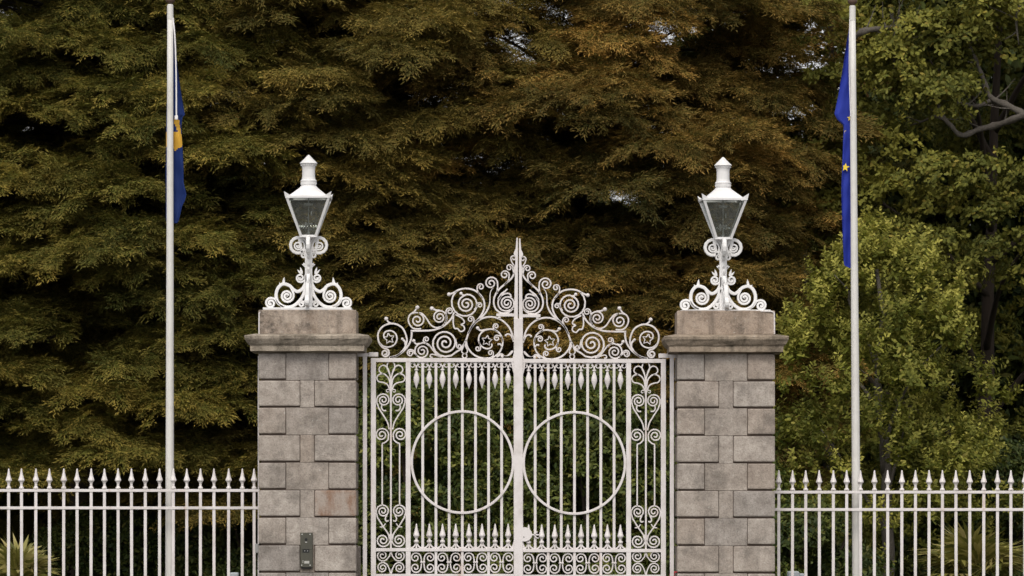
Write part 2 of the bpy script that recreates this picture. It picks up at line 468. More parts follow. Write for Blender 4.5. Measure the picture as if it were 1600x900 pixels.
# rust stain on one stone of the left pillar
M_RUST, _nt, _b = mat('rust_stained_granite', (0.3, 0.25, 0.21), 0.85)
_f = noise_n(_nt, 5, 5, 0.65, 'World', stretch=(1.4, 1, 0.7))
_g = noise_n(_nt, 50, 4, 0.7, 'World')
_c = mixc(_nt, ramp(_nt, _f, [(0.42, (0, 0, 0)), (0.62, (1, 1, 1))]).outputs[0], (0.33, 0.275, 0.235), (0.235, 0.145, 0.10))
_c = mixc(_nt, 1.0, _c, ramp(_nt, _g, [(0.3, (0.7, 0.68, 0.66)), (0.5, (1, 1, 1)), (0.7, (1.1, 1.1, 1.1))]).outputs[0], 'MULTIPLY')
_nt.links.new(_c, _b.inputs['Base Color']); bump(_nt, _b, _g, 0.5, 0.012)
for o in PL[0].children:
    if o.name.startswith('stone'):
        p = wl(o)
        if abs(p.x-(524.5-CX)/PXM) < 0.03 and abs(p.z-(GY-787)/PXM) < 0.05 and p.y < PL[2]-0.1:
            me = o.data.copy(); me.materials.clear(); me.materials.append(M_RUST); o.data = me; o['label'] = 'stone with an orange rust stain'

# ------------------------------------------------------------------ iron gate leaves
YB = 0.0
def gate_leaf(mir, label):
    sx = -1 if mir else 1; oy = 1.3 if mir else 0.0
    X = (lambda x: 1620.0-x) if mir else (lambda x: x)
    hinge = (X(583.5)-CX)/PXM
    t = thing('gate_leaf', (hinge, 0, 0), label, 'gate', 'white iron gate leaves')
    def cv(path): return [(X(p[0]), p[1]+oy) for p in path]
    wx = lambda x: (X(x)-CX)/PXM
    wz = lambda y: (GY-y-oy)/PXM
    def bx(name, xa, xb, ya, yb, za, zb, c=0.002, m=M_WHITE):
        a, b = sorted((wx(xa), wx(xb)))
        e, g = sorted((wz(za), wz(zb)))
        return mk(name, *box(a, b, ya, yb, e, g, c), m, t)
    def sc(path, wd=3.1, extra=(), dep=0.016, name='scroll', y0=0.0, taper=None, label=None):
        mb = MB(); wd *= 0.84; mb.add(ribbon(cv(path), wd, dep, y0, taper))
        for e in extra:
            if e[0] == 'k': mb.add(ball(X(e[1]), e[2]+oy, e[3], y0))
            elif e[0] == 'r': mb.add(ribbon(cv(e[1]), e[2] if len(e) > 2 else wd*0.85, dep*0.86, y0, e[3] if len(e) > 3 else None))
        o = mb.build(name, M_WHITE, t)
        return o
    tp = lambda u: 1.0-0.82*u
    # frame
    bx('hinge_stile', 579.6, 587.4, -.028, .028, 559.4, 1030)
    bx('top_rail', 587.4, 803, -.024, .024, 559.6, 565.8)
    bx('stile', 634, 641.6, -.022, .022, 565.8, 1022)
    bx('lock_rail', 587.4, 803, -.024, .024, 856.4, 861.6)
    bx('middle_rail', 587.4, 803, -.024, .024, 896.8, 902)
    bx('bottom_rail', 587.4, 803, -.024, .024, 1022, 1030)
    # closing stile with the tall spike; the slit between the leaves stays open above the cover strip
    zs = [(371.5, 2.2), (380, 2.9), (389, 3.6), (392, 5.2), (395, 6.6), (398, 6.4), (400.5, 4.2), (402, 3.8), (415, 4.3), (440, 5.0), (470, 5.6), (498, 6.4), (552, 6.6), (566, 10.6), (574, 9.4), (584, 6.8), (845, 6.7), (851, 8.6), (856.4, 11.5), (862, 6.8), (1030, 6.8)]
    v = []; f = []
    for y, hw in zs:
        xa, xb = wx(810-0.9), wx(810-0.9-hw*0.96)
        for (xx, yy) in ((xa, -.020), (xb, -.020), (xb, .020), (xa, .020)): v.append((xx, yy, wz(y)))
    for i in range(len(zs)-1):
        for k in range(4): f.append((i*4+k, i*4+(k+1) % 4, (i+1)*4+(k+1) % 4, (i+1)*4+k))
    f.append((0, 1, 2, 3)); f.append(tuple(len(v)-4+k for k in range(4)))
    mk('closing_stile', v, f, M_WHITE, t)
    if not mir:
        x0, x1 = (803.2-CX)/PXM, (816.8-CX)/PXM
        mk('cover_strip', *box(x0, x1, -.034, -.0205, (GY-1030)/PXM, (GY-498)/PXM, .002), M_WHITE, t)
    bx('cross_bar', 775.5, 803.4, -.018, .018, 489.8, 494.6)
    bx('cross_bar_foot', 778.5, 782.5, -.016, .016, 494.6, 497.5)
    # bars
    bars = [660.5, 681.2, 701.8, 722.4, 743, 763.4, 783.8]
    for i, b in enumerate(bars):
        bx('bar', b-2.1, b+2.1, -.013, .013, 565.8, 856.4)
        if i % 2: bx('short_bar', b-2.1, b+2.1, -.013, .013, 861.6, 896.8)
        bx('lower_bar', b-2.1, b+2.1, -.013, .013, 902, 1022)
    # ring
    mb = MB(); ring = [(722.6+79.2*math.cos(2*math.pi*k/96), 722.2-79.2*math.sin(2*math.pi*k/96)) for k in range(97)]
    mb.add(ribbon(cv(ring), 4.0, 0.022, -.024)); mb.build('ring', M_WHITE, t)
    # cells between bars
    xs = [638.6] + bars + [804]
    cells = [(xs[i]+xs[i+1])/2 for i in range(len(xs)-1)]; cells[0] = 650.6; cells[-1] = 794
    for c in cells:
        prof = [(0.2, 607.4), (1.2, 604.2), (2.6, 600.4), (3.9, 597), (4.6, 593.6), (4.5, 590.6), (3.6, 587), (2.5, 583.6), (1.7, 580.5), (1.4, 579.3), (3.1, 578.6), (3.2, 576.9), (1.4, 576.2), (1.3, 571)]
        o = mk('pendant', *lathe([(r/PXM, wz(y)) for r, y in prof], wx(c), 0.0, 12), M_WHITE, t, sm=False)
        o.scale.y = 0.7
        for s in (-1, 1):
            p = cat([(c, 577), (c+s*0.9, 572.5), (c+s*2.6, 568.2)], 3) + spi(c+s*5.4, 570.8, 4.5, 90+s*40, 1.35, -s, 1.9)
            sc(p, 1.7, name='curl', dep=0.014)
        prof = [(1.4, 856.4), (1.6, 849), (3.9, 847.2), (4.0, 844.8), (1.9, 843.4), (2.2, 841.2), (4.9, 837.2), (4.9, 835.6), (3.2, 830), (1.9, 824), (1.0, 819), (0.4, 818.2)]
        o = mk('spearhead', *lathe([(r/PXM, wz(y)) for r, y in prof], wx(c), 0.0, 8, math.pi/8), M_WHITE, t)
        mb = MB()
        for s in (-1, 1):
            mb.add(ribbon(cv(cat([(c+s*0.8, 848), (c+s*2.4, 852), (c+s*5.2, 855), (c+s*8.4, 856.2)], 3)), 2.3, 0.014, 0))
        mb.build('spear_foot', M_WHITE, t)
    # band of C scrolls under the lock rail
    for i, b in enumerate(bars):
        if i % 2: continue
        for s in (-1, 1):
            q = b+s*10.3
            up = spi(b+s*11.2, 871.4, 8.6, 180 if s > 0 else 0, 1.55, -s, 1.3)
            dn = [(x, 1758.4-y) for x, y in up]
            sc(up[::-1] + [(b+s*1.7, 879.2)] + dn, 2.5, name='curl', dep=0.014)
        sc([(b-3.8, 878.4), (b+3.8, 878.4)], 2.6, name='collar', dep=0.03)
    # narrow side panel
    cb = 610.8
    bx('panel_bar', cb-1.4, cb+1.4, -.010, .010, 590, 862)
    def both(path, wd, extra=(), taper=None, name='scroll'):
        for s in (-1, 1):
            fl = (lambda p: p) if s < 0 else (lambda p: (2*cb-p[0], p[1]))
            ex = []
            for e in extra:
                if e[0] == 'k': q = fl((e[1], e[2])); ex.append(('k', q[0], q[1], e[3]))
                else: ex.append(('r', [fl(p) for p in e[1]]) + tuple(e[2:]))
            sc([fl(p) for p in path], wd, ex, name=name, dep=0.015, taper=taper)
    sc(cat([(610.8, 592), (608.6, 584), (604.8, 574), (606.6, 566.4), (610.8, 564.6), (615, 566.4), (616.8, 574), (613, 584), (610.8, 592)], 5), 2.5, name='petal')
    both(cat([(610.6, 600), (609.6, 588), (606.5, 577), (600.5, 571), (594.2, 573), (592.2, 578.4), (595, 582.5), (599, 584.5)], 5), 2.5, name='petal')
    both(cat([(610, 606), (607.5, 592), (600, 584.4), (592.2, 585.4), (588.8, 590.6), (591.6, 596.2), (599, 597.8), (605.6, 601.4), (609.2, 610)], 5), 2.6, name='petal')
    both(cat([(610, 616), (609.6, 611.5)], 3) + spi(605.8, 611.2, 3.4, 0, 1.2, 1, 0.9), 1.8)
    both(cat([(608.2, 671), (605.4, 660), (599.6, 650), (591.6, 637.5)], 6) + spi(599.2, 625.3, 11.0, 197, 2.15, -1, 1.5), 2.7,
         [('r', cat([(596.8, 632.8), (596.2, 637.4), (599, 641.4), (603.4, 641.6)], 4), 2.2)])
    both([(597.2, 790), (597.2, 740), (597.2, 695)] + cat([(597.4, 693), (602, 691.2), (606.4, 687)], 4) + spi(596.4, 679.4, 11.2, -22, 2.0, 1, 1.5), 2.7)
    both(cat([(608.8, 845), (606.6, 834.5), (598.6, 822.8), (590, 809)], 6) + spi(598.4, 798.8, 10.8, 195, 2.1, -1, 1.5), 2.7,
         [('r', cat([(604.6, 805), (602, 810), (603.6, 814.4), (607.2, 813.4)], 4), 2.2),
          ('r', cat([(593.4, 823.4), (598.4, 823), (602.6, 818)], 4), 1.8)])
    both(cat([(609.4, 834), (609.6, 840)], 3) + spi(598.3, 844.2, 11.2, 8, 2.0, -1, 1.5), 2.7)
    both(cat([(610.4, 862.4), (608.6, 869)], 3) + spi(597.6, 868, 9.6, -20, 1.9, -1, 1.4), 2.4)
    both(cat([(610.4, 896.4), (608.6, 889.6)], 3) + spi(597.6, 887.2, 9.0, 18, 1.9, 1, 1.4), 2.4)
    # ---- overthrow scrollwork
    star = lambda cx_, cy_, r, ro=10: [(cx_+(r if k % 2 == 0 else r*0.50)*math.cos(R(90+ro+36*k)), cy_-(r if k % 2 == 0 else r*0.50)*math.sin(R(90+ro+36*k))) for k in range(11)]
    T = 3.3
    # corner volute and its star
    sc(cat([(609, 558.5), (620, 556), (630, 547), (635.2, 536), (635, 526), (629.5, 513.5), (620, 507), (610, 505.8), (599, 509.6), (591.8, 518.6), (590.6, 528), (593.4, 537.5), (598.8, 543.6), (604, 545.2)], 4)
       + spi(601.8, 551.8, 6.8, 62, 1.9, -1, 1.2), T,
       [('r', cat([(612, 505.8), (606.6, 503), (603.6, 497.6)], 4), 2.6), ('k', 603.4, 498, 3.3),
        ('r', cat([(634, 541), (632.8, 534), (628.6, 530)], 4), 3.0), ('k', 628.6, 529.6, 2.3)])
    sc(cat([(593.4, 536), (598.4, 540.6), (607, 542.4), (616, 538.8), (620.2, 530), (617.8, 521.2), (610.4, 516.8), (602.4, 518.6), (599.4, 524), (601.4, 528)], 5), 2.8)
    sc(star(608, 529, 8.6), 2.2, name='star', dep=0.02)
    # angular stem running up to the second roundel
    sc(cat([(608, 559.2), (621, 555.2), (632.6, 546.6), (640.2, 536), (643, 526), (643.2, 517.2)], 5), 3.5)
    sc([(641.6, 517), (656, 517)] + cat([(658, 517), (676, 516), (689, 511.8), (699, 505), (706, 496.4), (709.6, 488)], 5), 3.4)
    # first small scroll left of the roundel
    sc(cat([(658, 513.8), (647, 513.6), (640.4, 507.6), (638, 498.8), (641, 491.6), (647, 487.4), (651, 482)], 5), 2.9, [('k', 652.2, 480.4, 3.3)])
    sc(cat([(690, 510.6), (681, 512), (673, 507.6), (667, 498.6), (661, 491.4), (656, 489)], 5) + spi(652.2, 500.4, 11.4, 80, 0.01, -1, 11.4)
       + spi(652.2, 500.4, 10.9, 60, 1.65, -1, 1.6), 2.9, [('r', cat([(643.6, 490.4), (648, 488.6), (653, 488.8)], 4))])
    sc(cat([(690, 510.8), (696, 504.6)], 3) + spi(686.8, 495.8, 11.8, -35, 2.1, 1, 1.6), 2.9,
       [('r', cat([(688, 485.2), (681, 484.6), (675.6, 482.2)], 4), 2.6), ('k', 674.8, 482, 3.4)])
    sc(cat([(694, 507.4), (697.4, 499), (696.8, 491)], 4) + spi(702.6, 486.4, 5.6, 170, 1.7, -1, 1.0), 2.5)
    # under the stem
    sc(cat([(690, 558.2), (682, 553.6), (675, 545), (669, 538), (660.8, 535.6)], 5) + spi(659.6, 548.8, 12.6, 92, 2.15, 1, 1.5), 2.8,
       [('r', cat([(656, 536.6), (650.4, 537.6), (647, 534)], 4), 2.6), ('k', 646.4, 532.6, 2.9)])
    sc(cat([(672, 541.4), (666, 537.2), (661, 532.6)], 4) + spi(666.2, 530.4, 4.6, 200, 1.6, -1, 0.9), 2.3)
    sc(cat([(652, 556), (647.4, 552)], 3) + spi(641.3, 551.8, 6.2, 0, 1.0, 1, 4.0) + spi(641.3, 551.8, 4.0, 0, 0.9, 1, 0.9), 2.5)
    sc(cat([(687, 557.6), (680, 554.6), (673.8, 553.8), (672.2, 557.6), (676, 558.4)], 4), 2.4)
    # main stem: over the roundel, down and into the lower spiral
    sc(cat([(702, 460.2), (709, 457.4), (718, 452.6), (729, 451), (741, 453.6), (751, 461.4), (756.6, 472), (756, 484), (749.6, 496), (739.2, 507.4), (732.4, 520), (727.6, 533), (720, 546)], 5)
       + spi(695.6, 536.2, 22.2, -38, 0.5, -1, 18.6) + spi(695.6, 536.2, 18.6, 142, 2.35, -1, 1.6, 18), T, [('k', 701.6, 460, 3.3)])
    sc(spi(728.2, 474.2, 24.2, 128, 0.88, 1, 14.2, 18) + spi(728.6, 475.4, 13.8, 85, 2.1, 1, 1.6, 16)[1:], 3.1, [('r', cat([(727, 461.6), (723, 461), (720.6, 458.6)], 3), 2.6), ('k', 720.4, 458.6, 2.8)])
    sc(cat([(754, 466), (748.6, 459.6), (745.6, 453)], 4) + spi(751.2, 448.4, 5.6, 185, 1.6, -1, 1.0), 2.6)
    sc(cat([(741, 484), (744.6, 479)], 3) + spi(749.4, 477, 4.4, 150, 1.6, -1, 0.9), 2.3)
    sc(cat([(734, 514), (738.6, 507), (740.6, 501)], 4) + spi(735.4, 499, 5.2, 0, 1.6, 1, 0.9), 2.5)
    sc(cat([(708.6, 492.6), (708.2, 505), (710.4, 513), (715, 513.6), (720, 518.2), (725.6, 515.2), (724.6, 509.6), (720.6, 507.4), (725.6, 504), (722, 497.6), (711.6, 491.6)], 5), 2.7)
    sc(cat([(742, 503), (751, 497), (760, 487), (765, 475), (765.6, 462), (767, 455), (770.6, 450)], 5), 3.2, taper=lambda u: 1.0 if u < .45 else 1.25-0.95*u)
    sc(cat([(711.6, 529), (713.4, 537)], 3) + spi(717.6, 541, 4.0, 180, 1.5, 1, 0.9), 2.3)
    # pendant trefoil on the rail
    sc(cat([(725.8, 535), (724.4, 541), (721.4, 548.6), (723.6, 552.2)], 4) + spi(726, 556, 3.6, 120, 1, 1, 3.6) + cat([(728.4, 552.2), (730.6, 548.6), (727.6, 541), (726.2, 535)], 4), 2.2)
    # great roundel beside the closing stile
    sc(cat([(731.4, 521), (737, 511), (745, 502.4), (755, 497.2), (766, 495.2), (778, 497.4), (789, 504.2), (797, 514), (801, 525), (802.6, 534)], 5), T)
    sc(cat([(728, 531), (730.4, 542), (738, 552.4), (749, 558.6), (759, 560)], 5), T)
    sc(cat([(755, 560), (768, 559), (778.4, 552.8), (784.4, 542.4), (785.2, 531), (781, 521.4), (773, 515.6), (765, 514.4), (756.6, 516.6), (749.8, 523.2), (747.8, 532), (751.6, 540.4), (758.6, 544.6), (765, 544.4), (768.6, 540.6), (768, 537)], 5), 3.0,
       [('r', cat([(765, 514.4), (757, 515.6), (750.6, 516.4), (746.6, 513)], 4), 2.8), ('k', 746.2, 512.6, 2.9)])
    sc(star(760.8, 532.2, 8.4, -8), 2.1, name='star', dep=0.02)
    sc(cat([(778, 519.2), (772.4, 515), (770.4, 511)], 4) + spi(775, 509.8, 4.4, 180, 1.6, -1, 0.9), 2.3)
    sc(cat([(785.2, 534), (784, 527), (780.8, 524.8)], 4) + spi(776.4, 528.6, 5.0, 45, 1.7, 1, 0.9), 2.4)
    sc(cat([(748, 533), (750.4, 540)], 3) + spi(746.6, 544.6, 4.6, 35, 1.6, -1, 0.9), 2.3)
    sc(cat([(767, 558.6), (770.8, 555.6)], 3) + spi(766.6, 551.6, 4.6, -25, 1.6, 1, 0.9), 2.3)
    sc(cat([(784.6, 543), (781.6, 537.8), (777.6, 538.2)], 4), 3.2, taper=lambda u: 0.6+0.6*u)
    sc(cat([(801.6, 531), (798.6, 524.4), (793.4, 522), (789.6, 524.4)], 4), 3.0, [('k', 790.2, 524.2, 1.9)])
    sc(cat([(776, 558.2), (783, 553.4), (789, 556), (795, 554.6), (801.6, 548)], 5), 3.6, [('k', 784.6, 557, 2.6)], taper=lambda u: 0.7+0.5*math.sin(u*9))
    # spire side: long stem with curls
    sc(cat([(803.8, 414), (804.2, 424), (799.6, 434.4), (790, 443.2), (779.6, 452.4), (773.4, 462), (771.4, 473), (774.8, 483), (783, 489), (793.6, 488.4), (801.6, 482.4)], 5), T)
    sc(cat([(798.6, 461.6), (794, 458.4), (785.4, 460.8), (779.4, 467.4), (778.6, 476.6), (783.4, 484), (790, 486)], 5)
       + spi(792.2, 473.8, 12.0, -80, 2.3, 1, 1.5, 16), 2.9, [('k', 798.2, 463.4, 1.9)])
    sc(cat([(779, 468), (783.4, 460), (788, 456), (793, 451.6)], 4), 4.4, taper=lambda u: 1.1-0.5*u)
    sc(cat([(776.4, 459), (777.6, 449)], 4) + spi(767.2, 442.6, 10.6, -12, 1.8, 1, 1.5), 2.9)
    sc(cat([(788, 445.4), (794.6, 438)], 3) + spi(788.6, 429.6, 7.4, -25, 1.75, 1, 1.1), 2.7)
    sc(cat([(803, 428), (801.4, 420)], 3) + spi(796, 418.4, 5.6, 0, 1.6, 1, 1.0), 2.5)
    sc(cat([(804, 416), (800, 410), (798.2, 404.6)], 4) + spi(802.6, 403.6, 4.6, 180, 1.35, -1, 1.0), 2.4)
    if mir:
        # lock plate with its latch and ring handle
        v, f = [], []
        prof = [(-1.0, 823.8), (5, 823.8), (10, 826), (14, 830.2), (15.4, 835), (14, 840), (10, 844), (5, 846), (-1.0, 846)]
        lx = 816.4
        for yy in (-.040, -.022):
            for a, y in prof: v.append(((lx+a-CX)/PXM, yy, (GY-y)/PXM))
        n = len(prof)
        f.append(tuple(range(n))[::-1]); f.append(tuple(range(n, 2*n)))
        for k in range(n): f.append((k, (k+1) % n, n+(k+1) % n, n+k))
        lp = mk('lock_plate', v, f, M_WHITE, t)
        mk('keyhole', *lathe([(0.8/PXM, -.003), (0.8/PXM, .003)], 0, 0, 8), M_BLACK, lp, world=False)
        kh = lp.children[0]; kh.rotation_euler = (R(90), 0, 0)
        kh.location = ((818.4-CX)/PXM-hinge, -.041, (GY-839)/PXM)
        mk('latch_rod', *box((831-CX)/PXM, (842-CX)/PXM, -.036, -.027, (GY-836.6)/PXM, (GY-834.4)/PXM, .001), M_WHITE, t)
        mb = MB(); mb.add(ribbon(spi(840.8, 836.2, 5.4, 100, 0.62, 1, 4.6), 1.8, 0.012, -.030)); mb.build('latch_ring', M_WHITE, t)
    return t
gate_leaf(False, 'left leaf of the white wrought iron gate, with the cover strip down its closing edge')
gate_leaf(True, 'right leaf of the white wrought iron gate, with the round lock plate')

# hanging posts beside the pillars
def hang_post(mir, label):
    X = (lambda x: 1620.0-x) if mir else (lambda x: x); oy = 2.0 if mir else 0
    wx = lambda x: (X(x)-CX)/PXM
    t = thing('gate_post', (wx(570), 0, 0), label, 'gate post', 'slim white gate posts')
    def b(name, xa, xb, ya, yb, p, q):
        a, c = sorted((wx(xa), wx(xb))); mk(name, *box(a, c, ya, yb, (GY-q-oy)/PXM, (GY-p-oy)/PXM, .002), M_WHITE, t)
    b('post', 567, 573.4, -.024, .024, 557.2, 1040-oy)
    b('top_arm', 558.4, 576.2, -.027, .027, 552, 557.2)
    b('hinge_cap', 576.4, 591, -.036, .036, 550.6, 557.4)
    b('hinge', 573.4, 579.6, -.012, .012, 600, 612) if False else None
hang_post(False, 'slim white gate post beside the left stone pillar')
hang_post(True, 'slim white gate post beside the right stone pillar')

# ------------------------------------------------------------------ fences
YF = 0.12
def fence(xs, rail_l, rail_r, oy, label, end):
    cx = (xs[len(xs)//2]-CX)/PXM
    t = thing('iron_railing', (cx, YF, 0), label, 'fence', 'white spiked railings')
    k = 1+YF/DIST
    wx = lambda x: (x-CX)/PXM*k
    wz = lambda y: EYE+((GY-y-oy)/PXM-EYE)*k
    for a, b in ((764.2, 768.6), (791.4, 795.9)):
        mk('rail', *box(wx(rail_l), wx(rail_r), YF-.019, YF+.019, wz(b), wz(a), .002), M_WHITE, t)
    mk('rail', *box(wx(rail_l), wx(rail_r), YF-.019, YF+.019, 0.16, 0.20, .002), M_WHITE, t)
    pm = None
    rng = random.Random(len(label))
    for i, x in enumerate(xs):
        if pm is None:
            pm = mk('picket', *box(-.0165, .0165, -.012, .012, 0, wz(763), .002), M_WHITE, t, world=False).data
            pk = t.children[-1] if False else [c for c in COL.objects if c.data is pm][0]
            prof = [(2.4, 764.3), (4.0, 763.4), (3.9, 761.6), (2.2, 759.8), (2.1, 755.8), (3.0, 753.4), (5.1, 750.8), (4.9, 749.4), (3.0, 744), (1.9, 738.5), (1.2, 733.2), (0.5, 732)]
            sm_ = mk('spearhead', *lathe([(r/PXM, wz(y)) for r, y in prof], 0, 0, 8, math.pi/8), M_WHITE, pk, world=False)
            sme = sm_.data
        else:
            pk = put('picket', pm, t); sm_ = put('spearhead', sme, pk)
        pk.location = (wx(x)-cx, 0, 0)
        pk.rotation_euler = (0, R(rng.uniform(-0.12, 0.12)), 0)
        sm_.rotation_euler = (0, 0, R(rng.uniform(-10, 10)))
    mk('plinth', *box(wx(rail_l), wx(rail_r), YF-.12, YF+.12, 0.0, 0.16, .01), M_KERB, t)
    return t
L = [13.1-21.4*k for k in range(5, 0, -1)] + [13.1, 34.1, 55.6, 77.7, 99.2, 120.7, 142, 163.5, 185, 206, 227.3, 249.3, 270.6, 291.9, 313, 334.6, 357, 378.5, 397.6]
fence(L, -120, 406, 0, 'white spiked iron railing left of the gate, meeting the pillar with the intercom', 0)
Rr = [1216.5+21.35*k for k in range(24)]
fence(Rr, 1208.5, 1715, 2.6, 'white spiked iron railing right of the gate, with the large fan palm behind it', 1)

# ------------------------------------------------------------------ lanterns
def lantern(pil, axp, oy, label, rotz, mirror_wire):
    _, cx, cy, hw, hd, ztop = pil
    ax = (axp-CX)/PXM; ay = cy
    t = thing('gate_lantern', (ax, ay, ztop), label, 'lantern', 'white gate pillar lanterns')
    # heights are measured with the depth of the lantern taken into account
    k = 1+ay/DIST
    H = lambda y: EYE+((GY-y-oy)/PXM-EYE)*k-ztop
    U = lambda p: p/PXM*k
    def loc(name, v, f, m=M_LAMPW, parent=None, sm=False):
        return mk(name, v, f, m, parent or t, sm=sm, world=False)
    loc('base_plate', *box(-U(69), U(69), -hd*0.93, hd*0.93, 0, H(482.5), .004))
    # four cross-set scroll brackets
    def rb(path, wd, dep, dz=0, taper=None):
        return ribbon([(p[0], p[1]) for p in path], wd, dep, 0.0, taper, conv=lambda p: (U(p[0]), H(p[1])))
    def bl(px_, py_, r):
        v, f = ball(0, 0, 1); c0 = Vector(v[0]); n = []
        x0, z0 = (0-CX)/PXM, (GY-0)/PXM
        for a in v: n.append(((a[0]-x0)*r*k + U(px_), a[1]*r*0.9, (a[2]-z0)*r*k + H(py_)))
        return n, f
    def leafp(x, y, ang, ln, wd):
        pts = [(x+ln*u*math.cos(R(ang)), y-ln*u*math.sin(R(ang))) for u in (0, .25, .5, .75, 1)]
        return rb(pts, wd, 0.02, taper=lambda u: 0.45+1.5*u-1.9*u*u if u < .6 else max(.06, 1.35*(1-u)*1.3))
    meshes = {}
    for q, ang in enumerate((0, 90, 180, 270)):
        def part(name, mb):
            if (name, len(meshes)) is None: pass
            key = name+str(part.i); part.i += 1
            if key in meshes: o = put(name, meshes[key], t)
            else: o = loc(name, mb.v, mb.f); meshes[key] = o.data
            o.rotation_euler = (0, 0, R(ang)); return o
        part.i = 0
        sh = 0 if ang in (0, 180) else 0
        mb = MB()   # upright stem curling over at the head
        mb.add(rb(cat([(3.4, 482), (3.6, 455), (3.2, 425), (3.4, 395), (4.4, 380), (9, 373)], 5) + spi(16, 384, 13.0, 108, 1.02, -1, 10.4) + cat([(11, 392), (8.6, 396)], 2), 5.0, 0.044))
        part('scroll', mb)
        mb = MB(); mb.add(rb(spi(16.4, 384, 7.2, 200, 1.9, 1, 1.2), 2.6, 0.05)); mb.add(bl(16.4, 384, 1.6))
        mb.add(rb(spi(7.4, 399.4, 4.4, 120, 1.4, -1, 1.2), 3.0, 0.034)); part('rosette', mb)
        mb = MB(); mb.add(rb(cat([(5, 452), (4.8, 446), (6.2, 440)], 3) + spi(12.8, 434.4, 7.2, 205, 1.9, 1, 1.2), 3.0, 0.04)); mb.add(bl(12.8, 434.4, 1.5))
        part('scroll', mb)
        mb = MB(); mb.add(leafp(10, 428, 74, 11, 5)); mb.add(leafp(12, 428, 50, 9, 4)); mb.add(leafp(4, 418, 62, 8.5, 6)); mb.add(leafp(5, 416, 32, 6.4, 4)); mb.add(leafp(39.6, 445, 97, 12, 5.6)); mb.add(leafp(43, 446.6, 62, 6, 3.4)); part('leaf', mb)
        mb = MB()   # great C loop
        mb.add(rb(cat([(4, 430), (4.6, 441), (9, 450.6), (17, 455.6), (23.4, 452.6), (30.5, 446), (40.5, 444), (48, 450.6), (50.8, 461.5), (48, 472), (39, 479), (28, 479.6), (18, 474), (9.4, 463.4), (4.2, 449)], 5), 5.0, 0.044))
        part('scroll', mb)
        mb = MB(); mb.add(rb(cat([(28, 449), (25, 455)], 3) + spi(33.6, 462.4, 10.6, 165, 2.0, 1, 2.0), 3.3, 0.05)); mb.add(bl(33.6, 462.4, 2.0)); part('rosette', mb)
        mb = MB(); mb.add(rb(cat([(38, 480), (47, 475), (52, 467.6)], 4) + spi(59.2, 473.8, 8.6, 120, 1.7, -1, 1.6), 3.4, 0.044)); mb.add(bl(59.2, 473.8, 1.7)); part('scroll', mb)
        mb = MB(); mb.add(rb(cat([(4, 465), (6, 474)], 3) + spi(10.6, 475.4, 5.0, 150, 1.6, -1, 1.0), 3.0, 0.034)); part('curl', mb)
    prof = [(2.6, 484), (2.6, 378), (5, 374), (9, 372.4), (12.4, 371.2), (12.4, 369.4)]
    loc('stem', *lathe([(U(r), H(y)) for r, y in prof], 0, 0, 10))
    # lantern head
    hd_ = put('lantern_head', None, t) if False else None
    zt, zb = 309.0, 369.4; rt, rb_ = 33.2, 11.4
    mbf = MB()
    for sx in (-1, 1):
        for sy in (-1, 1):
            a = Vector((sx*U(rb_), sy*U(rb_), H(zb))); b = Vector((sx*U(rt), sy*U(rt), H(zt)))
            w_ = U(2.1)
            v = []
            for pnt in (a, b):
                for (ex, ey) in ((-w_, -w_), (w_, -w_), (w_, w_), (-w_, w_)): v.append((pnt.x+ex, pnt.y+ey, pnt.z))
            mbf.add((v, [(0, 1, 2, 3), (4, 5, 6, 7), (0, 1, 5, 4), (1, 2, 6, 5), (2, 3, 7, 6), (3, 0, 4, 7)]))
            # upturned ear at each corner
            v = [(sx*U(24), sy*U(33.6), H(308.6)), (sx*U(35.6), sy*U(35.6), H(308.6)), (sx*U(33.6), sy*U(24), H(308.6)), (sx*U(37), sy*U(37), H(300.8)), (sx*U(34.4), sy*U(34.4), H(303)), (sx*U(28), sy*U(28), H(308))]
            mbf.add((v, [(0, 1, 3), (1, 2, 3), (0, 3, 4), (2, 4, 3), (0, 4, 5), (2, 5, 4), (0, 5, 2, 1)]))
    for (r, za, zb2) in ((35.2, 311.0, 307.6), (13.4, 371, 367.6)):
        for s in (-1, 1):
            mbf.add(box(-U(r), U(r), s*U(r)-U(2.0) if s > 0 else -U(r), U(r) if s > 0 else -U(r)+U(2.0), H(za), H(zb2)))
            mbf.add(box(s*U(r)-U(2.0) if s > 0 else -U(r), U(r) if s > 0 else -U(r)+U(2.0), -U(r)+U(2.05), U(r)-U(2.05), H(za)+.0005, H(zb2)-.0005))
    fr_ = mbf.build('frame', M_LAMPW, None); fr_.parent = t
    for q in range(4):
        a, b = U(rt-2.0), U(rb_-0.6)
        za, zb2 = H(311), H(368)
        v = [(-a, -a-.004, za), (a, -a-.004, za), (b, -b-.004, zb2), (-b, -b-.004, zb2), (-a, -a, za), (a, -a, za), (b, -b, zb2), (-b, -b, zb2)]
        o = mk('pane', v, [(0, 1, 2, 3), (7, 6, 5, 4), (0, 4, 5, 1), (1, 5, 6, 2), (2, 6, 7, 3), (3, 7, 4, 0)], M_GLASS, fr_, world=False)
        o.rotation_euler = (0, 0, R(90*q))
    # roof: square skirt sweeping into a round neck
    rows = [(30.5, 308.2, 4), (29.4, 306.2, 4), (20, 298.4, 3.4), (13.2, 292.4, 2.2), (12.2, 290.6, 2)]
    v, f = [], []; N = 32
    for r, y, e in rows:
        for j in range(N):
            a = 2*math.pi*j/N; c, s = math.cos(a), math.sin(a)
            ee = {4: 14.0, 3.4: 6, 2.2: 2.4, 2: 2.0}[e]
            rr_ = (abs(c)**ee+abs(s)**ee)**(-1/ee)
            v.append((U(r)*rr_*c, U(r)*rr_*s, H(y)))
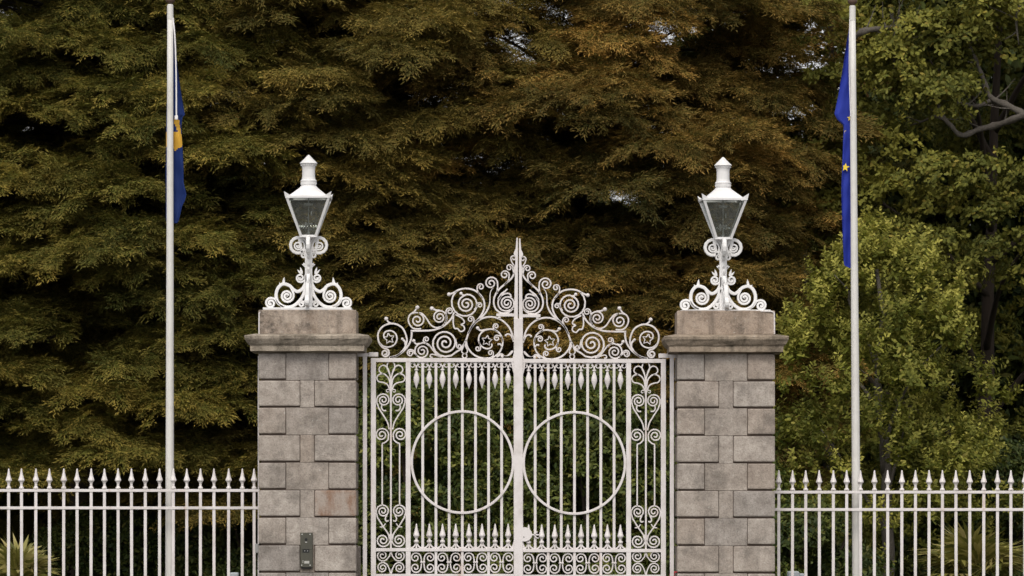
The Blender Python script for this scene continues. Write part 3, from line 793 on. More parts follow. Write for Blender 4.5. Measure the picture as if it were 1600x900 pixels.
    for i in range(len(rows)-1):
        for j in range(N): f.append((i*N+j, i*N+(j+1) % N, (i+1)*N+(j+1) % N, (i+1)*N+j))
    f.append(tuple(range(N))); f.append(tuple((len(rows)-1)*N+j for j in range(N)))
    rf = loc('roof', v, f)
    ch = [(11.4, 291), (11.4, 289.8), (12.0, 289.2), (12.0, 284), (12.6, 283.4), (12.4, 281.8), (10.8, 280.6), (10.1, 277), (10.0, 265), (10.6, 260.6), (11.8, 257.6), (12.3, 255.8)]
    chn = loc('chimney', *lathe([(U(r), H(y)) for r, y in ch], 0, 0, 24), parent=rf, sm=False)
    mbs = MB()
    for (y, r, n_) in ((286.6, 12.1, 26), (257.6, 12.0, 24)):
        for j in range(n_):
            a = 2*math.pi*j/n_; c, s = math.cos(a), math.sin(a)
            mbs.add(([(U(r)*c-s*U(.5)+q1*c*U(.5), U(r)*s+c*U(.5)+q1*s*U(.5), H(y)+dz_*U(1.4)) for dz_ in (-1, 1) for q1 in (0, 1)] +
                     [(U(r)*c+s*U(.5)+q1*c*U(.5), U(r)*s-c*U(.5)+q1*s*U(.5), H(y)+dz_*U(1.4)) for dz_ in (-1, 1) for q1 in (0, 1)],
                     [(0, 1, 3, 2), (4, 6, 7, 5), (0, 4, 5, 1), (2, 3, 7, 6), (1, 5, 7, 3), (0, 2, 6, 4)]))
    o = mbs.build('beading', M_LAMPW, None); o.parent = rf
    loc('cap', *lathe([(U(13.6), H(256)), (U(13.9), H(255)), (U(7.2), H(248.4)), (U(1.6), H(242.6)), (U(0.4), H(242))], 0, 0, 20), parent=rf)
    # burner seen through the glass
    mb = MB()
    mb.add(lathe([(U(1.2), H(368)), (U(1.2), H(352)), (U(5.4), H(351)), (U(5.4), H(349.6)), (U(.8), H(348)), (U(.8), H(322)), (U(7), H(321)), (U(7), H(318)), (U(1), H(317)), (U(1), H(309))], 0, 0, 10))
    mb.build('burner', M_STEEL, None).parent = t
    bo = t.children[-1]
    for (dx_, ya, yb_, r_) in ((-4.4, 347, 357, 1.7), (4.2, 330, 337.5, 1.1), (4.6, 348, 351.5, 1.5), (-1, 339.4, 341, .9)):
        mk('mantle', *lathe([(U(r_*.6), H(yb_)), (U(r_), H((ya+yb_)/2)), (U(r_*.5), H(ya))], U(dx_), -U(2), 8), M_LAMPW, t, world=False)
    t.rotation_euler = (0, 0, R(rotz))
    return t, ay
lantern(PL, 481.8, 0, 'white iron scroll lantern standing on the left pillar, above the intercom', 0, -1)
lantern(PR, 1130.2, 3.4, 'white iron scroll lantern standing on the right pillar, turned slightly so a side pane shows', 3.2, 1)

# conduits clipped to the pillars
def pipe(name, pts, r, label, mt=M_WHITE, catg='cable'):
    o = mk(name, *tube(pts, r, 8), mt); return tag(o, label, catg)
xl = -(CX-406)/PXM; yp = PL[2]-PL[4]-0.012
pipe('cable_conduit', [P(412, 486.5, yp+.15), P(407, 486.6, yp+.02), P(404.9, 489, yp), P(404.7, 515, yp), P(404.8, 522, yp)], 0.0075, 'thin white cable conduit down the left edge of the left cap stone')
pipe('cable_conduit', [P(404.2, 556, -.2), P(403.9, 640, -.2), P(404.1, 730, -.2), P(403.7, 1036, -.2)], 0.0085, 'thin white cable conduit running down the left side of the left pillar')
pipe('cable_conduit', [P(1140, 486.4, -.02), P(1190, 486.2, -.36), P(1205, 486.6, -.37), P(1209.6, 488.6, -.37), P(1210, 500, -.37), P(1210, 522, -.37)], 0.0085, 'thin white cable conduit bent over the right edge of the right cap stone')
o = mk('junction_box', *box(*sorted((P(400.4, 0).x, P(406.2, 0).x)), -.27, -.19, P(0, 863.6).z, P(0, 849.4).z, .004), M_METAL)
tag(o, 'small grey junction box on the conduit at the left pillar edge', 'junction box')

# ------------------------------------------------------------------ intercom
yf = PL[2]-PL[4]
x0, x1 = P(471.4, 0).x, P(490.6, 0).x; z0, z1 = P(0, 887.5).z, P(0, 832).z
ic = thing('intercom', ((x0+x1)/2, yf, z0), 'dark bronze intercom panel mounted low on the face of the left pillar', 'intercom')
mk('panel', *box(x0, x1, yf-.03, yf+.008, z0+.012, z1, .003), M_BRONZE, ic)
mk('hood', *box(x0+.004, x1-.004, yf-.034, yf-.028, P(0, 858).z, z1-.004, .002), M_BRONZE, ic)
mk('panel_foot', *box(x0+.01, x1-.012, yf-.026, yf+.006, z0-.004, z0+.0115, .002), M_BLACK, ic)
def disc(name, px, py, r, d0, d1, m, par):
    o = mk(name, *lathe([(r/PXM, 0), (r/PXM, d1-d0)], 0, 0, 14), m, par, world=False)
    w_ = wl(par); o.rotation_euler = (R(90), 0, 0); o.location = ((px-CX)/PXM-w_.x, yf-d0-w_.y, (GY-py)/PXM-w_.z); return o
disc('camera_lens', 480.4, 842.6, 2.0, .034, .042, M_BLACK, ic)
for a, b in ((474.2, 834.6), (486.6, 834.6), (473.6, 882.6), (486.6, 882.6)): disc('screw', a, b, 1.0, .034 if b < 850 else .03, .037 if b < 850 else .033, M_STEEL, ic)
mk('speaker_mark', *box(P(478.8, 0).x, P(482.2, 0).x, yf-.037, yf-.0335, P(0, 847.4).z, P(0, 846.2).z), M_STEEL, ic)
mk('display', *box(P(475, 0).x, P(485.4, 0).x, yf-.0325, yf-.0295, P(0, 863).z, P(0, 857.8).z+.002), M_BLACK, ic)
for xx in (477.4, 481.8): mk('display_digit', *box(P(xx, 0).x, P(xx+1.6, 0).x, yf-.0345, yf-.0325, P(0, 860.8).z, P(0, 860).z), M_STEEL, ic)
mk('printed_label', *box(P(477.6, 0).x, P(485.4, 0).x, yf-.0325, yf-.0295, P(0, 880).z, P(0, 876).z), M_LABEL, ic)
for yy in (875.4, 877.4): mk('key_symbol', *box(P(474.6, 0).x, P(476.4, 0).x, yf-.032, yf-.0295, P(0, yy+1.1).z, P(0, yy).z), M_LABEL, ic)

# ------------------------------------------------------------------ flagpoles and flags
YPL = 0.34
def flagpole(xt, xb, top, label, side):
    a = P(xt, top, YPL); b = P(xb, GY, YPL); b.z = 0
    t = thing('flagpole', b, label, 'flagpole', 'white flagpoles')
    pts = []; rad = []
    for i in range(9):
        u = i/8; p = b.lerp(a, u); pts.append(p); rad.append((7.4+(4.6-7.4)*u)/PXM)
    mk('pole', *tube(pts, rad, 20), M_POLE, t, sm=True)
    for o_ in (-0.35, 0.3):   # raised seams along the pole
        q = []
        for i in range(9):
            r = rad[i]; an = o_
            q.append(pts[i]+Vector((math.sin(an)*r, -math.cos(an)*r+.0008, 0)))
        mk('seam', *tube(q, 0.0022, 6), M_POLE, t)
    mk('collar', *lathe([(4.9/PXM, a.z-.16), (5.0/PXM, a.z-.158), (4.9/PXM, a.z), (3.6/PXM, a.z+.01)], a.x, a.y, 16), M_POLE, t)
    mk('finial', *lathe([(2.6/PXM, a.z+.008), (3.4/PXM, a.z+.02), (6.6/PXM, a.z+.035), (7.4/PXM, a.z+.06), (7.2/PXM, a.z+.09), (5.4/PXM, a.z+.12), (2.0/PXM, a.z+.14)], a.x, a.y, 18), M_TRUCK, t, sm=True)
    s = side
    hp = cat([P(xt+s*4.4, top+20, YPL-.02), P(xt+s*(7.5 if s > 0 else 5), top+55, YPL-.03), P(xt+s*(9.2 if s > 0 else 5), top+110, YPL-.03), P(xt+s*(9.6 if s > 0 else 3), top+172, YPL-.03)], 5)
    mk('halyard', *tube(hp, 0.0085 if s > 0 else 0.004, 6), M_CORD, t)
    if s > 0:
        c = P(275.5, 183, YPL-.03)
        mk('clip', *box(c.x-.018, c.x+.018, c.y-.012, c.y+.012, c.z-.03, c.z+.02, .006), M_CORD, t)
    mk('base', *lathe([(.14, .0), (.14, .03), (.09, .05), (.08, .16)], b.x, b.y, 16), M_POLE, t)
    return t
flagpole(266, 265, 8, 'tall white flagpole behind the left railing, carrying the navy and gold flag', 1)
flagpole(1332, 1339.6, 10, 'tall white flagpole behind the right railing, carrying the royal blue starred flag', -1)

def flag(rows, label, m, gold=None, pleats=3, flip=False, seed=0, name='hanging_flag'):
    """rows: (py, left px, right px) silhouette of the furled cloth; it hangs in deep folds just behind its pole"""
    rng = random.Random(seed); y0 = YPL+0.075
    ys = [r[0] for r in rows]; n = int((ys[-1]-ys[0])/1.2); K = 16*pleats
    loc = P((rows[0][1]+rows[0][2])/2, rows[0][0], y0)
    v = []; info = []
    for i in range(n+1):
        py = ys[0]+(ys[-1]-ys[0])*i/n
        xl_ = np.interp(py, ys, [r[1] for r in rows]); xr_ = np.interp(py, ys, [r[2] for r in rows])
        for k in range(K+1):
            s = k/K*pleats; ip = int(min(s, pleats-1e-6)); u = s-ip
            uu = 0.5-0.5*math.cos(math.pi*u)
            if ip % 2: uu = 1-uu
            if flip: uu = 1-uu
            shrink = 1-0.14*ip
            uu2 = 0.5+(uu-0.5)*shrink if ip else uu
            px_ = xl_+(xr_-xl_)*uu2
            yy = y0+ip*0.032+0.010*math.sin(py*0.045+ip*2+seed)+0.016*math.sin(u*math.pi*2.0+py*.012)+0.009*math.sin(u*13+py*0.03+seed)+0.004*math.sin(py*0.16+u*5)
            if u > .96 or u < .04: yy += 0.0
            yy += 0.032*max(0, u-0.8)/0.2*0.5-0.016*max(0, 0.2-u)/0.2
            v.append(P(px_, py, yy)); info.append((px_, py, ip))
    f = []; mi = []
    for i in range(n):
        for k in range(K):
            a = i*(K+1)+k; f.append((a, a+1, a+K+2, a+K+1))
            px_, py, ip = info[a]
            mi.append(1 if (gold and ip == 0 and gold(px_, py)) else 0)
    me = bpy.data.meshes.new(name)
    me.from_pydata([tuple(Vector(q)-loc) for q in v], [], f)
    me.materials.append(m); me.materials.append(M_GOLD)
    me.polygons.foreach_set('material_index', mi); smooth(me)
    o = put(name, me, None, loc)
    md = o.modifiers.new('cloth_thickness', 'SOLIDIFY'); md.thickness = 0.002
    return tag(o, label, 'flag')
def inpoly(x, y, poly):
    c = False; j = len(poly)-1
    for i in range(len(poly)):
        xi, yi = poly[i]; xj, yj = poly[j]
        if (yi > y) != (yj > y) and x < (xj-xi)*(y-yi)/(yj-yi)+xi: c = not c
        j = i
    return c
HARP = [(273, 186), (277.5, 184), (281, 188), (282.4, 202), (285.4, 222), (284.6, 229), (279.6, 231), (275.4, 236), (272, 232), (250, 226), (250, 206), (278.4, 205), (277, 199), (274, 194)]
flag([(40, 267, 270.6), (60, 266, 272.6), (100, 264, 276.4), (140, 261, 282), (179, 259.6, 288.6), (183, 259.4, 285), (200, 259.2, 283), (235, 259, 285.8), (262, 258.6, 287), (285, 258.6, 287), (304, 258.8, 291.4), (313, 259, 289), (322, 259, 284.5), (345, 259.2, 279), (349, 264, 276)],
     'limp navy blue flag with a gold emblem, hanging on the left flagpole', M_NAVY, lambda x, y: inpoly(x, y, HARP), 4, True, 1)
fl = flag([(44, 1326.6, 1331), (70, 1322.4, 1332), (100, 1318, 1333), (140, 1311.4, 1334), (178, 1303.8, 1334), (183, 1306.2, 1334), (188, 1309.4, 1334), (195, 1317.4, 1334), (200, 1318.4, 1334), (215, 1317.6, 1334), (250, 1316.6, 1334), (300, 1314.6, 1334), (330, 1315.4, 1335), (380, 1317, 1335), (412, 1318.6, 1335), (415, 1319.6, 1336), (419, 1328, 1336)],
     'limp royal blue flag with yellow stars, hanging on the right flagpole', M_BLUE, None, 4, False, 2)
def starpoly(px, py, r, rot, clip=None):
    pts = [(px+(r if k % 2 == 0 else r*.4)*math.cos(R(90+rot+36*k)), py-(r if k % 2 == 0 else r*.4)*math.sin(R(90+rot+36*k))) for k in range(10)]
    if clip: pts = [(max(clip[0], min(clip[1], a)), b) for a, b in pts]
    yy = YPL+0.045
    n = len(pts); v = [P(a, b, yy) for a, b in pts]+[P(a, b, yy+.004) for a, b in pts]
    f = [tuple(range(n)), tuple(range(n, 2*n))[::-1]]+[(k, (k+1) % n, n+(k+1) % n, n+k) for k in range(n)]
    mk('star', v, f, M_YEL, fl)
starpoly(1320.8, 261.4, 7.2, -8, (1317.2, 1329)); starpoly(1317.2, 206.5, 5.8, 10, (1319.6, 1329)); starpoly(1328.4, 184.6, 5.2, 0, (1323, 1329.4)); starpoly(1331, 279.6, 5, 0, (1328.8, 1330))

# ------------------------------------------------------------------ small things behind the fence
o = mk('utility_cabinet', *box(P(1232.4, 0, 3).x, P(1249, 0, 3).x, 3, 3.4, 0, P(0, 893, 3).z, .01), M_BOX); tag(o, 'pale grey cabinet just showing behind the railing beside the right pillar', 'cabinet')
o2 = mk('cabinet_shelf', *box(P(1249, 0, 3).x, P(1257.6, 0, 3).x, 3.02, 3.38, 0, P(0, 896.4, 3).z, .01), M_BOX, o)
o = mk('utility_post', *box(P(359, 0, 3).x, P(372, 0, 3).x, 3, 3.2, 0, P(0, 894.6, 3).z, .01), M_BOX); tag(o, 'small pale box top behind the left railing near the left pillar', 'cabinet')
o = mk('red_post', *lathe([(.07, 0), (.07, P(0, 897, 1.2).z), (.05, P(0, 893, 1.2).z), (.01, P(0, 892.4, 1.2).z)], P(1055.5, 0, 1.2).x, 1.2, 14), M_RED); tag(o, 'red post top peeking out beside the right pillar base', 'bollard')
o = mk('stone_post', *box(P(545, 0, 1.5).x, P(563, 0, 1.5).x, 1.4, 1.7, 0, P(0, 853.6, 1.5).z, .012), M_STONE); tag(o, 'low brown stone post half hidden behind the left pillar', 'post')

# ------------------------------------------------------------------ foliage
def leaf_mesh(name, quads, rnd, tip, mat_):
    """quads: list of (n,3) polygons"""
    v = np.concatenate(quads); me = bpy.data.meshes.new(name)
    ln = [len(q) for q in quads]; st = np.concatenate(([0], np.cumsum(ln)[:-1]))
    me.vertices.add(len(v)); me.vertices.foreach_set('co', v.astype(np.float32).ravel())
    me.loops.add(len(v)); me.loops.foreach_set('vertex_index', np.arange(len(v), dtype=np.int32))
    me.polygons.add(len(ln)); me.polygons.foreach_set('loop_start', np.array(st, dtype=np.int32))
    try: me.polygons.foreach_set('loop_total', np.array(ln, dtype=np.int32))
    except Exception: pass
    me.update(calc_edges=True)
    for nm, arr in (('rnd', rnd), ('tip', tip)):
        a = me.attributes.new(nm, 'FLOAT', 'POINT')
        a.data.foreach_set('value', np.repeat(np.array(arr, dtype=np.float32), ln))
    me.materials.append(mat_)
    return me

def frame(d, rng, roll=None):
    d = d/np.linalg.norm(d); up = np.array((0, 0, 1.0))
    s = np.cross(d, up); s /= (np.linalg.norm(s)+1e-6); n = np.cross(s, d)
    a = rng.normal(0, 0.5) if roll is None else roll
    return d, s*math.cos(a)+n*math.sin(a), n*math.cos(a)-s*math.sin(a)

def kite(p, d, ln, wd, rng, roll=None):
    d, s, n = frame(d, rng, roll)
    return np.array([p, p+d*ln*.4+s*wd/2, p+d*ln+n*ln*-.12, p+d*ln*.4-s*wd/2])

def feather_spray(seed, m):
    rng = np.random.default_rng(seed); Q, A, T = [], [], []
    Lm = 0.46
    def axis(t): return np.array((0.05*math.sin(t*2.2+seed), t*Lm, 0.03*math.sin(t*3)-0.08*t*t))
    twigs = [(axis(t), s, t) for t in np.linspace(0.02, 0.95, 9) for s in (-1, 1)]
    twigs.append((axis(0.9), 0, 0.9)); twigs.append((axis(0.45), 0, 0.45))
    for p0, s, t in twigs:
        tl = (0.21*(1-0.55*t)+0.05)*rng.uniform(.75, 1.25)
        ang = s*rng.uniform(0.65, 1.05)*(1-0.25*t)
        d = np.array((math.sin(ang), math.cos(ang), rng.uniform(-.15, .25)))
        n = int(tl/0.030)+2
        for i in range(n):
            u = i/(n-1); p = p0+d*tl*u+np.array((0, 0, -0.36*tl*u*u*rng.uniform(.2, 1.1)))
            sd = 1 if i % 2 else -1
            side = np.array((d[1], -d[0], 0))*sd
            dd = d*0.9+side*rng.uniform(.35, 1.25)*(1-.35*u)+np.array((0, 0, rng.uniform(-.55, .30)))
            Q.append(kite(p, dd, rng.uniform(.055, .105), rng.uniform(.012, .021), rng)); A.append(rng.random()); T.append(np.clip(u*.7+t*.4-.25+rng.normal(0, .12), 0, 1))
    return leaf_mesh('feather_spray', Q, A, T, m)

def broad_cluster(seed, m, n=9, ln=(.07, .11), wd=.55, spread=.05, lobed=True, upright=0.0):
    rng = np.random.default_rng(seed); Q, A, T = [], [], []
    for i in range(n):
        az = 2*math.pi*i/n+rng.uniform(-.5, .5); el = rng.uniform(-.35, .9)+upright
        d = np.array((math.cos(az)*math.cos(el), math.sin(az)*math.cos(el), math.sin(el)))
        L_ = rng.uniform(*ln); W = L_*wd
        p = np.array((rng.normal(0, spread), rng.normal(0, spread), rng.normal(0, spread*.6)))
        d, s, nn = frame(d, rng)
        if lobed: prof = [(0, 0), (.18, .16), (.3, .42), (.42, .30), (.6, .5), (.72, .33), (.88, .36), (1, 0)]
        else: prof = [(0, 0), (.25, .36), (.55, .5), (.82, .3), (1, 0)]
        pts = [p+d*L_*a+s*W*b-nn*L_*.18*a*a+nn*.12*W*b for a, b in prof]
        pts += [p+d*L_*a-s*W*b-nn*L_*.18*a*a+nn*.12*W*b for a, b in prof[1:-1][::-1]]
        Q.append(np.array(pts)); A.append(rng.random()); T.append(np.clip((el+.3)*.7, 0, 1))
    return leaf_mesh('leaf_cluster', Q, A, T, m)

def twig_cluster(seed, m, L0=.34, n=16, ln=(.06, .10)):
    """an upright leafy shoot"""
    rng = np.random.default_rng(seed); Q, A, T = [], [], []
    for i in range(n):
        u = i/(n-1); az = i*2.4+rng.uniform(-.4, .4); el = rng.uniform(.1, .9)
        p = np.array((.03*math.sin(3*u+seed), .03*math.cos(2*u+seed), u*L0))
        d = np.array((math.cos(az)*math.cos(el), math.sin(az)*math.cos(el), math.sin(el)))
        L_ = rng.uniform(*ln)*(1-.35*u); W = L_*.55
        d, s, nn = frame(d, rng)
        prof = [(0, 0), (.2, .2), (.32, .42), (.45, .3), (.62, .5), (.76, .3), (.9, .34), (1, 0)]
        pts = [p+d*L_*a+s*W*b-nn*L_*.15*a*a for a, b in prof]+[p+d*L_*a-s*W*b-nn*L_*.15*a*a for a, b in prof[1:-1][::-1]]
        Q.append(np.array(pts)); A.append(rng.random()); T.append(u)
    return leaf_mesh('leafy_shoot', Q, A, T, m)

def source(meshes, name):
    c = bpy.data.collections.new(name)       # never linked to the scene: only a stock of leaf sprays
    for i, me in enumerate(meshes):
        o = bpy.data.objects.new('%s_%02d' % (name, i), me); c.objects.link(o)
    return c

def scatter(name, pts, rot, scl, coll, nvar, parent, tint, matl, rng):
    pts = np.array(pts, dtype=np.float32); n = len(pts)
    off = np.array(wl(parent), dtype=np.float32)
    me = bpy.data.meshes.new(name); me.vertices.add(n); me.vertices.foreach_set('co', (pts-off).ravel())
    for nm, tp_, arr, key in (('rot', 'FLOAT_VECTOR', rot, 'vector'), ('scl', 'FLOAT', scl, 'value'), ('tint', 'FLOAT', tint, 'value'), ('idx', 'INT', rng.integers(0, nvar, n), 'value')):
        a = me.attributes.new(nm, tp_, 'POINT'); a.data.foreach_set(key, np.array(arr, dtype=np.int32 if tp_ == 'INT' else np.float32).ravel())
    me.materials.append(matl)
    o = put(name, me, parent); o['kind'] = 'stuff'
    ng = bpy.data.node_groups.new('leaf_scatter', 'GeometryNodeTree')
    ng.interface.new_socket('Geometry', in_out='INPUT', socket_type='NodeSocketGeometry')
    ng.interface.new_socket('Geometry', in_out='OUTPUT', socket_type='NodeSocketGeometry')
    gi = ng.nodes.new('NodeGroupInput'); go = ng.nodes.new('NodeGroupOutput')
    ci = ng.nodes.new('GeometryNodeCollectionInfo'); ci.inputs['Collection'].default_value = coll; ci.inputs['Separate Children'].default_value = True; ci.inputs['Reset Children'].default_value = True
    ip = ng.nodes.new('GeometryNodeInstanceOnPoints'); ip.inputs['Pick Instance'].default_value = True
    def na(nm, ty):
        q = ng.nodes.new('GeometryNodeInputNamedAttribute'); q.data_type = ty; q.inputs['Name'].default_value = nm; return q.outputs['Attribute']
    lk = ng.links.new
    lk(gi.outputs[0], ip.inputs['Points']); lk(ci.outputs[0], ip.inputs['Instance'])
    lk(na('idx', 'INT'), ip.inputs['Instance Index']); lk(na('rot', 'FLOAT_VECTOR'), ip.inputs['Rotation']); lk(na('scl', 'FLOAT'), ip.inputs['Scale'])
    lk(ip.outputs[0], go.inputs[0])
    md = o.modifiers.new('leaves', 'NODES'); md.node_group = ng
    return o

def limb_tree(t, base, top, r, limbs, m, name='trunk'):
    mb = MB(); pts = []
    n = 8
    rr = random.Random(int(abs(base[0])*10))
    for i in range(n+1):
        u = i/n; pts.append((base[0]+(top[0]-base[0])*u+rr.uniform(-.06, .06), base[1]+(top[1]-base[1])*u+rr.uniform(-.06, .06), base[2]+(top[2]-base[2])*u))
    mb.add(tube(pts, [r*(1-.75*(i/n))*(1.35 if i == 0 else 1) for i in range(n+1)], 12))
    tr_ = mb.build(name, m, t, sm=True)
    for (u, tip, rad) in limbs:
        p = Vector(base).lerp(Vector(top), u); q = Vector(tip); mid = p.lerp(q, .5)+Vector((rr.uniform(-.3, .3), rr.uniform(-.2, .2), rr.uniform(-.1, .45)))
        c = cat([p, p.lerp(mid, .5)+Vector((0, 0, .1)), mid, mid.lerp(q, .5)+Vector((rr.uniform(-.15, .15), 0, rr.uniform(-.15, .15))), q], 4)
        mk('branch', *tube(c, [rad*(1-.8*i/(len(c)-1)) for i in range(len(c))], 7), m, tr_ if False else t, sm=True)
    return tr_

sprayA = source([feather_spray(s, M_YEW) for s in range(7)], 'olive_spray_stock')
sprayC = source([feather_spray(s+40, M_YEWC) for s in range(7)], 'olive_brown_spray_stock')
sprayB = source([feather_spray(s+20, M_YEWB) for s in range(7)], 'copper_spray_stock')

GAPS = [(775, 58, 50, 19, .85), (735, 20, 40, 10, .8), (690, 12, 26, 10, .85), (620, 6, 22, 8, .9), (300, 88, 14, 26, .85), (815, 88, 26, 22, .85),
        (868, 168, 26, 14, .75), (905, 105, 18, 18, .65), (1000, 165, 30, 12, .6), (930, 170, 22, 16, .75), (560, 40, 34, 8, .6), (1276, 74, 26, 42, .95), (1240, 60, 18, 30, .8), (1215, 110, 16, 20, .6)]
def in_gap(x, y, z, rng):
    # thin places in the wall of foliage where the bright sky comes through
    k = 1+y/DIST; qx = x/k*PXM+CX; qy = GY-((z-EYE)/k+EYE)*PXM
    for (gx, gy, rx, ry, pr) in GAPS:
        e = ((qx-gx)/rx)**2+((qy-gy)/ry)**2+.9*noise.noise(Vector((x*2.6, z*2.6, 1.7)))
        if e < 1 and rng.random() < pr: return True
    return False
def big_evergreen(name, cxp, Yc, Rm, ztop, seed, coll, matl, label, zmin=0.7, fill=0.86):
    c = P(cxp, GY, Yc); cx, cy = c.x, c.y
    rng = np.random.default_rng(seed)
    t = thing(name, (cx, cy, 0), label, 'tree', 'feathery evergreen trees behind the gate')
    pts, rot, scl, tint = [], [], [], []
    limbs = []
    def prof(z):
        u = z/ztop
        return Rm*min(1.0, (0.80+0.55*u))*(1 if u < .62 else math.sqrt(max(0.02, 1-((u-.62)/.40)**2)))
    def pad(px_, py_, pz, yaw, size, n, tn, thick):
        for _ in range(n):
            u = rng.uniform(-1, 1); v = rng.random()**.7
            lx = u*size*(0.55+.45*v)*.95; ly = (v-.45)*size*1.25
            lz = -0.24*size*v*v-.16*size*u*u+rng.uniform(-thick, thick*.6)
            x = px_+lx*math.cos(yaw)-ly*math.sin(yaw); y = py_+lx*math.sin(yaw)+ly*math.cos(yaw)
            pts.append((x, y, pz+lz))
            rot.append((R(17-34*v+rng.normal(0, 13)), rng.normal(0, .30), yaw-u*1.05+rng.normal(0, .42)))
            scl.append(rng.uniform(.50, 1.0)); tint.append(np.clip(tn+rng.normal(0, .16), 0, 1))
    z = zmin
    while z < ztop:
        rad = prof(z); circ = 2*math.pi*rad; nb = max(5, int(circ/0.92)); ph = rng.uniform(0, 6.28)
        for b in range(nb):
            a = ph+2*math.pi*(b+rng.uniform(-.33, .33))/nb       # direction from the trunk
            front = -math.sin(a)                                  # 1 towards the gate
            if rng.random() > (fill if front > -.35 else .5): continue
            zz = z+rng.uniform(-.26, .26)+.16*math.sin(a*3+z)
            lump = noise.noise(Vector((math.cos(a)*1.6+seed, math.sin(a)*1.6, zz*.55)))
            rt = rad*(1+.20*lump)+rng.uniform(-.32, .25)
            yaw = a-math.pi/2+rng.normal(0, .30)
            tn = np.clip(.5+.35*noise.noise(Vector((math.cos(a)*2.2, seed*3.1+math.sin(a)*2.2, zz*.9)))+rng.normal(0, .12), 0, 1)
            steps = [(0, .50, 36), (.55, .60, 30), (1.2, .62, 20), (2.0, .6, 12)] if front > -.35 else [(0.1, .6, 14), (1.0, .6, 10)]
            for (back, size, n) in steps:
                sp_ = (rng.uniform(-.28, .28), rng.uniform(-.28, .28))
                pad(cx+(rt-back)*math.cos(a)+sp_[0], cy+(rt-back)*math.sin(a)+sp_[1], zz+.26*back*.55, yaw, size*rng.uniform(.85, 1.25), n, tn, .09)
            if rng.random() < .35 and front > -.2: limbs.append((min(.95, max(.05, (zz-.2)/ztop)), (cx+(rt-.15)*math.cos(a), cy+(rt-.15)*math.sin(a), zz-.16), rng.uniform(.03, .055)))
        z += .50
    limb_tree(t, (cx, cy, 0), (cx+.3, cy, ztop*.9), .34, limbs[:70], M_BARKD)
    # sprays get thinner low down, where the tree is bare and dark
    keep = [i for i, p in enumerate(pts) if p[2] > .35 and not in_gap(p[0], p[1], p[2], rng)]
    g = lambda L_: [L_[i] for i in keep]
    scatter('crown', g(pts), g(rot), g(scl), coll, 7, t, g(tint), matl, rng)
    return t
big_evergreen('evergreen_tree', 130, 17.5, 4.0, 12.0, 3, sprayA, M_YEW, 'olive feathery evergreen tree at the far left, behind the left flagpole', 2.7)
big_evergreen('evergreen_tree', -60, 22.5, 3.2, 11.0, 4, sprayA, M_YEW, 'shaded evergreen tree farther back at the left edge', 1.5)
big_evergreen('evergreen_tree', 520, 18.0, 3.7, 11.6, 5, sprayC, M_YEWC, 'olive brown feathery evergreen tree behind the left lantern', 2.0)
big_evergreen('evergreen_tree', 885, 18.4, 3.6, 11.2, 8, sprayB, M_YEWB, 'copper tipped feathery evergreen tree behind the right lantern')

# ---- broad leaved trees and shrubs made of leafy mounds
def mounds(list_, per, rng, sc_rng, lean=0.35, updir=None):
    pts, rot, scl, tint = [], [], [], []
    for (x, y, z, rx, ry, rz, tn) in list_:
        n = int(per*max(rx*rz, .04)/.16)
        for _ in range(n):
            d = rng.normal(0, 1, 3); d /= np.linalg.norm(d)
            if d[2] < -.45: d[2] *= -1
            q = rng.uniform(.62, 1.06)
            pts.append((x+d[0]*rx*q, y+d[1]*ry*q, z+d[2]*rz*q))
            v = Vector((d[0], d[1], d[2]*.8+lean)) if updir is None else Vector((d[0]*updir, d[1]*updir, 1))
            e = v.to_track_quat('Z', 'Y').to_euler()
            rot.append((e.x+rng.normal(0, .3), e.y+rng.normal(0, .3), e.z+rng.uniform(0, 6.28) if False else e.z))
            scl.append(rng.uniform(*sc_rng)); tint.append(np.clip(tn+rng.normal(0, .15), 0, 1))
    return pts, rot, scl, tint

clO = source([broad_cluster(s, M_OAK, 11, (.075, .12)) for s in range(6)], 'oak_leaf_stock')
clY = source([broad_cluster(s+9, M_YOAK, 10, (.06, .10)) for s in range(3)] + [twig_cluster(s+40, M_YOAK, .28, 18) for s in range(4)], 'young_oak_leaf_stock')
clL = source([broad_cluster(s+30, M_LAUREL, 10, (.08, .13), .42, .07, False) for s in range(6)], 'laurel_leaf_stock')
clA = source([broad_cluster(s+60, M_AUT, 8, (.06, .09)) for s in range(4)], 'autumn_leaf_stock')

# oak
rng = np.random.default_rng(21)
oc = P(1535, GY, 20.5)
t = thing('oak_tree', (oc.x, oc.y, 0), 'large green oak with bare grey limbs behind the right flagpole', 'tree')
ml = []
for i in range(2300):
    d = rng.normal(0, 1, 3); d /= np.linalg.norm(d)
    if d[1] > .2 and rng.random() < .7: continue
    Rx, Ry, Rz = 4.9, 3.9, 6.4
    q = rng.uniform(.62, 1.0)**.6
    p = (oc.x+d[0]*Rx*q, oc.y+d[1]*Ry*q, 6.2+d[2]*Rz*q)
    if p[2] < 5.0 and (p[1] < oc.y-.5 or rng.random() < .5): continue
    if p[2] < 1.2 or in_gap(p[0], p[1], p[2], rng): continue
    dark = noise.noise(Vector((p[0]*.5, p[1]*.4, p[2]*.55)))
    if dark < -.36: continue
    s = rng.uniform(.26, .50)
    ml.append((p[0], p[1], p[2], s*1.15, s, s*.62, np.clip(.5+.5*dark+rng.normal(0, .1), 0, 1)))
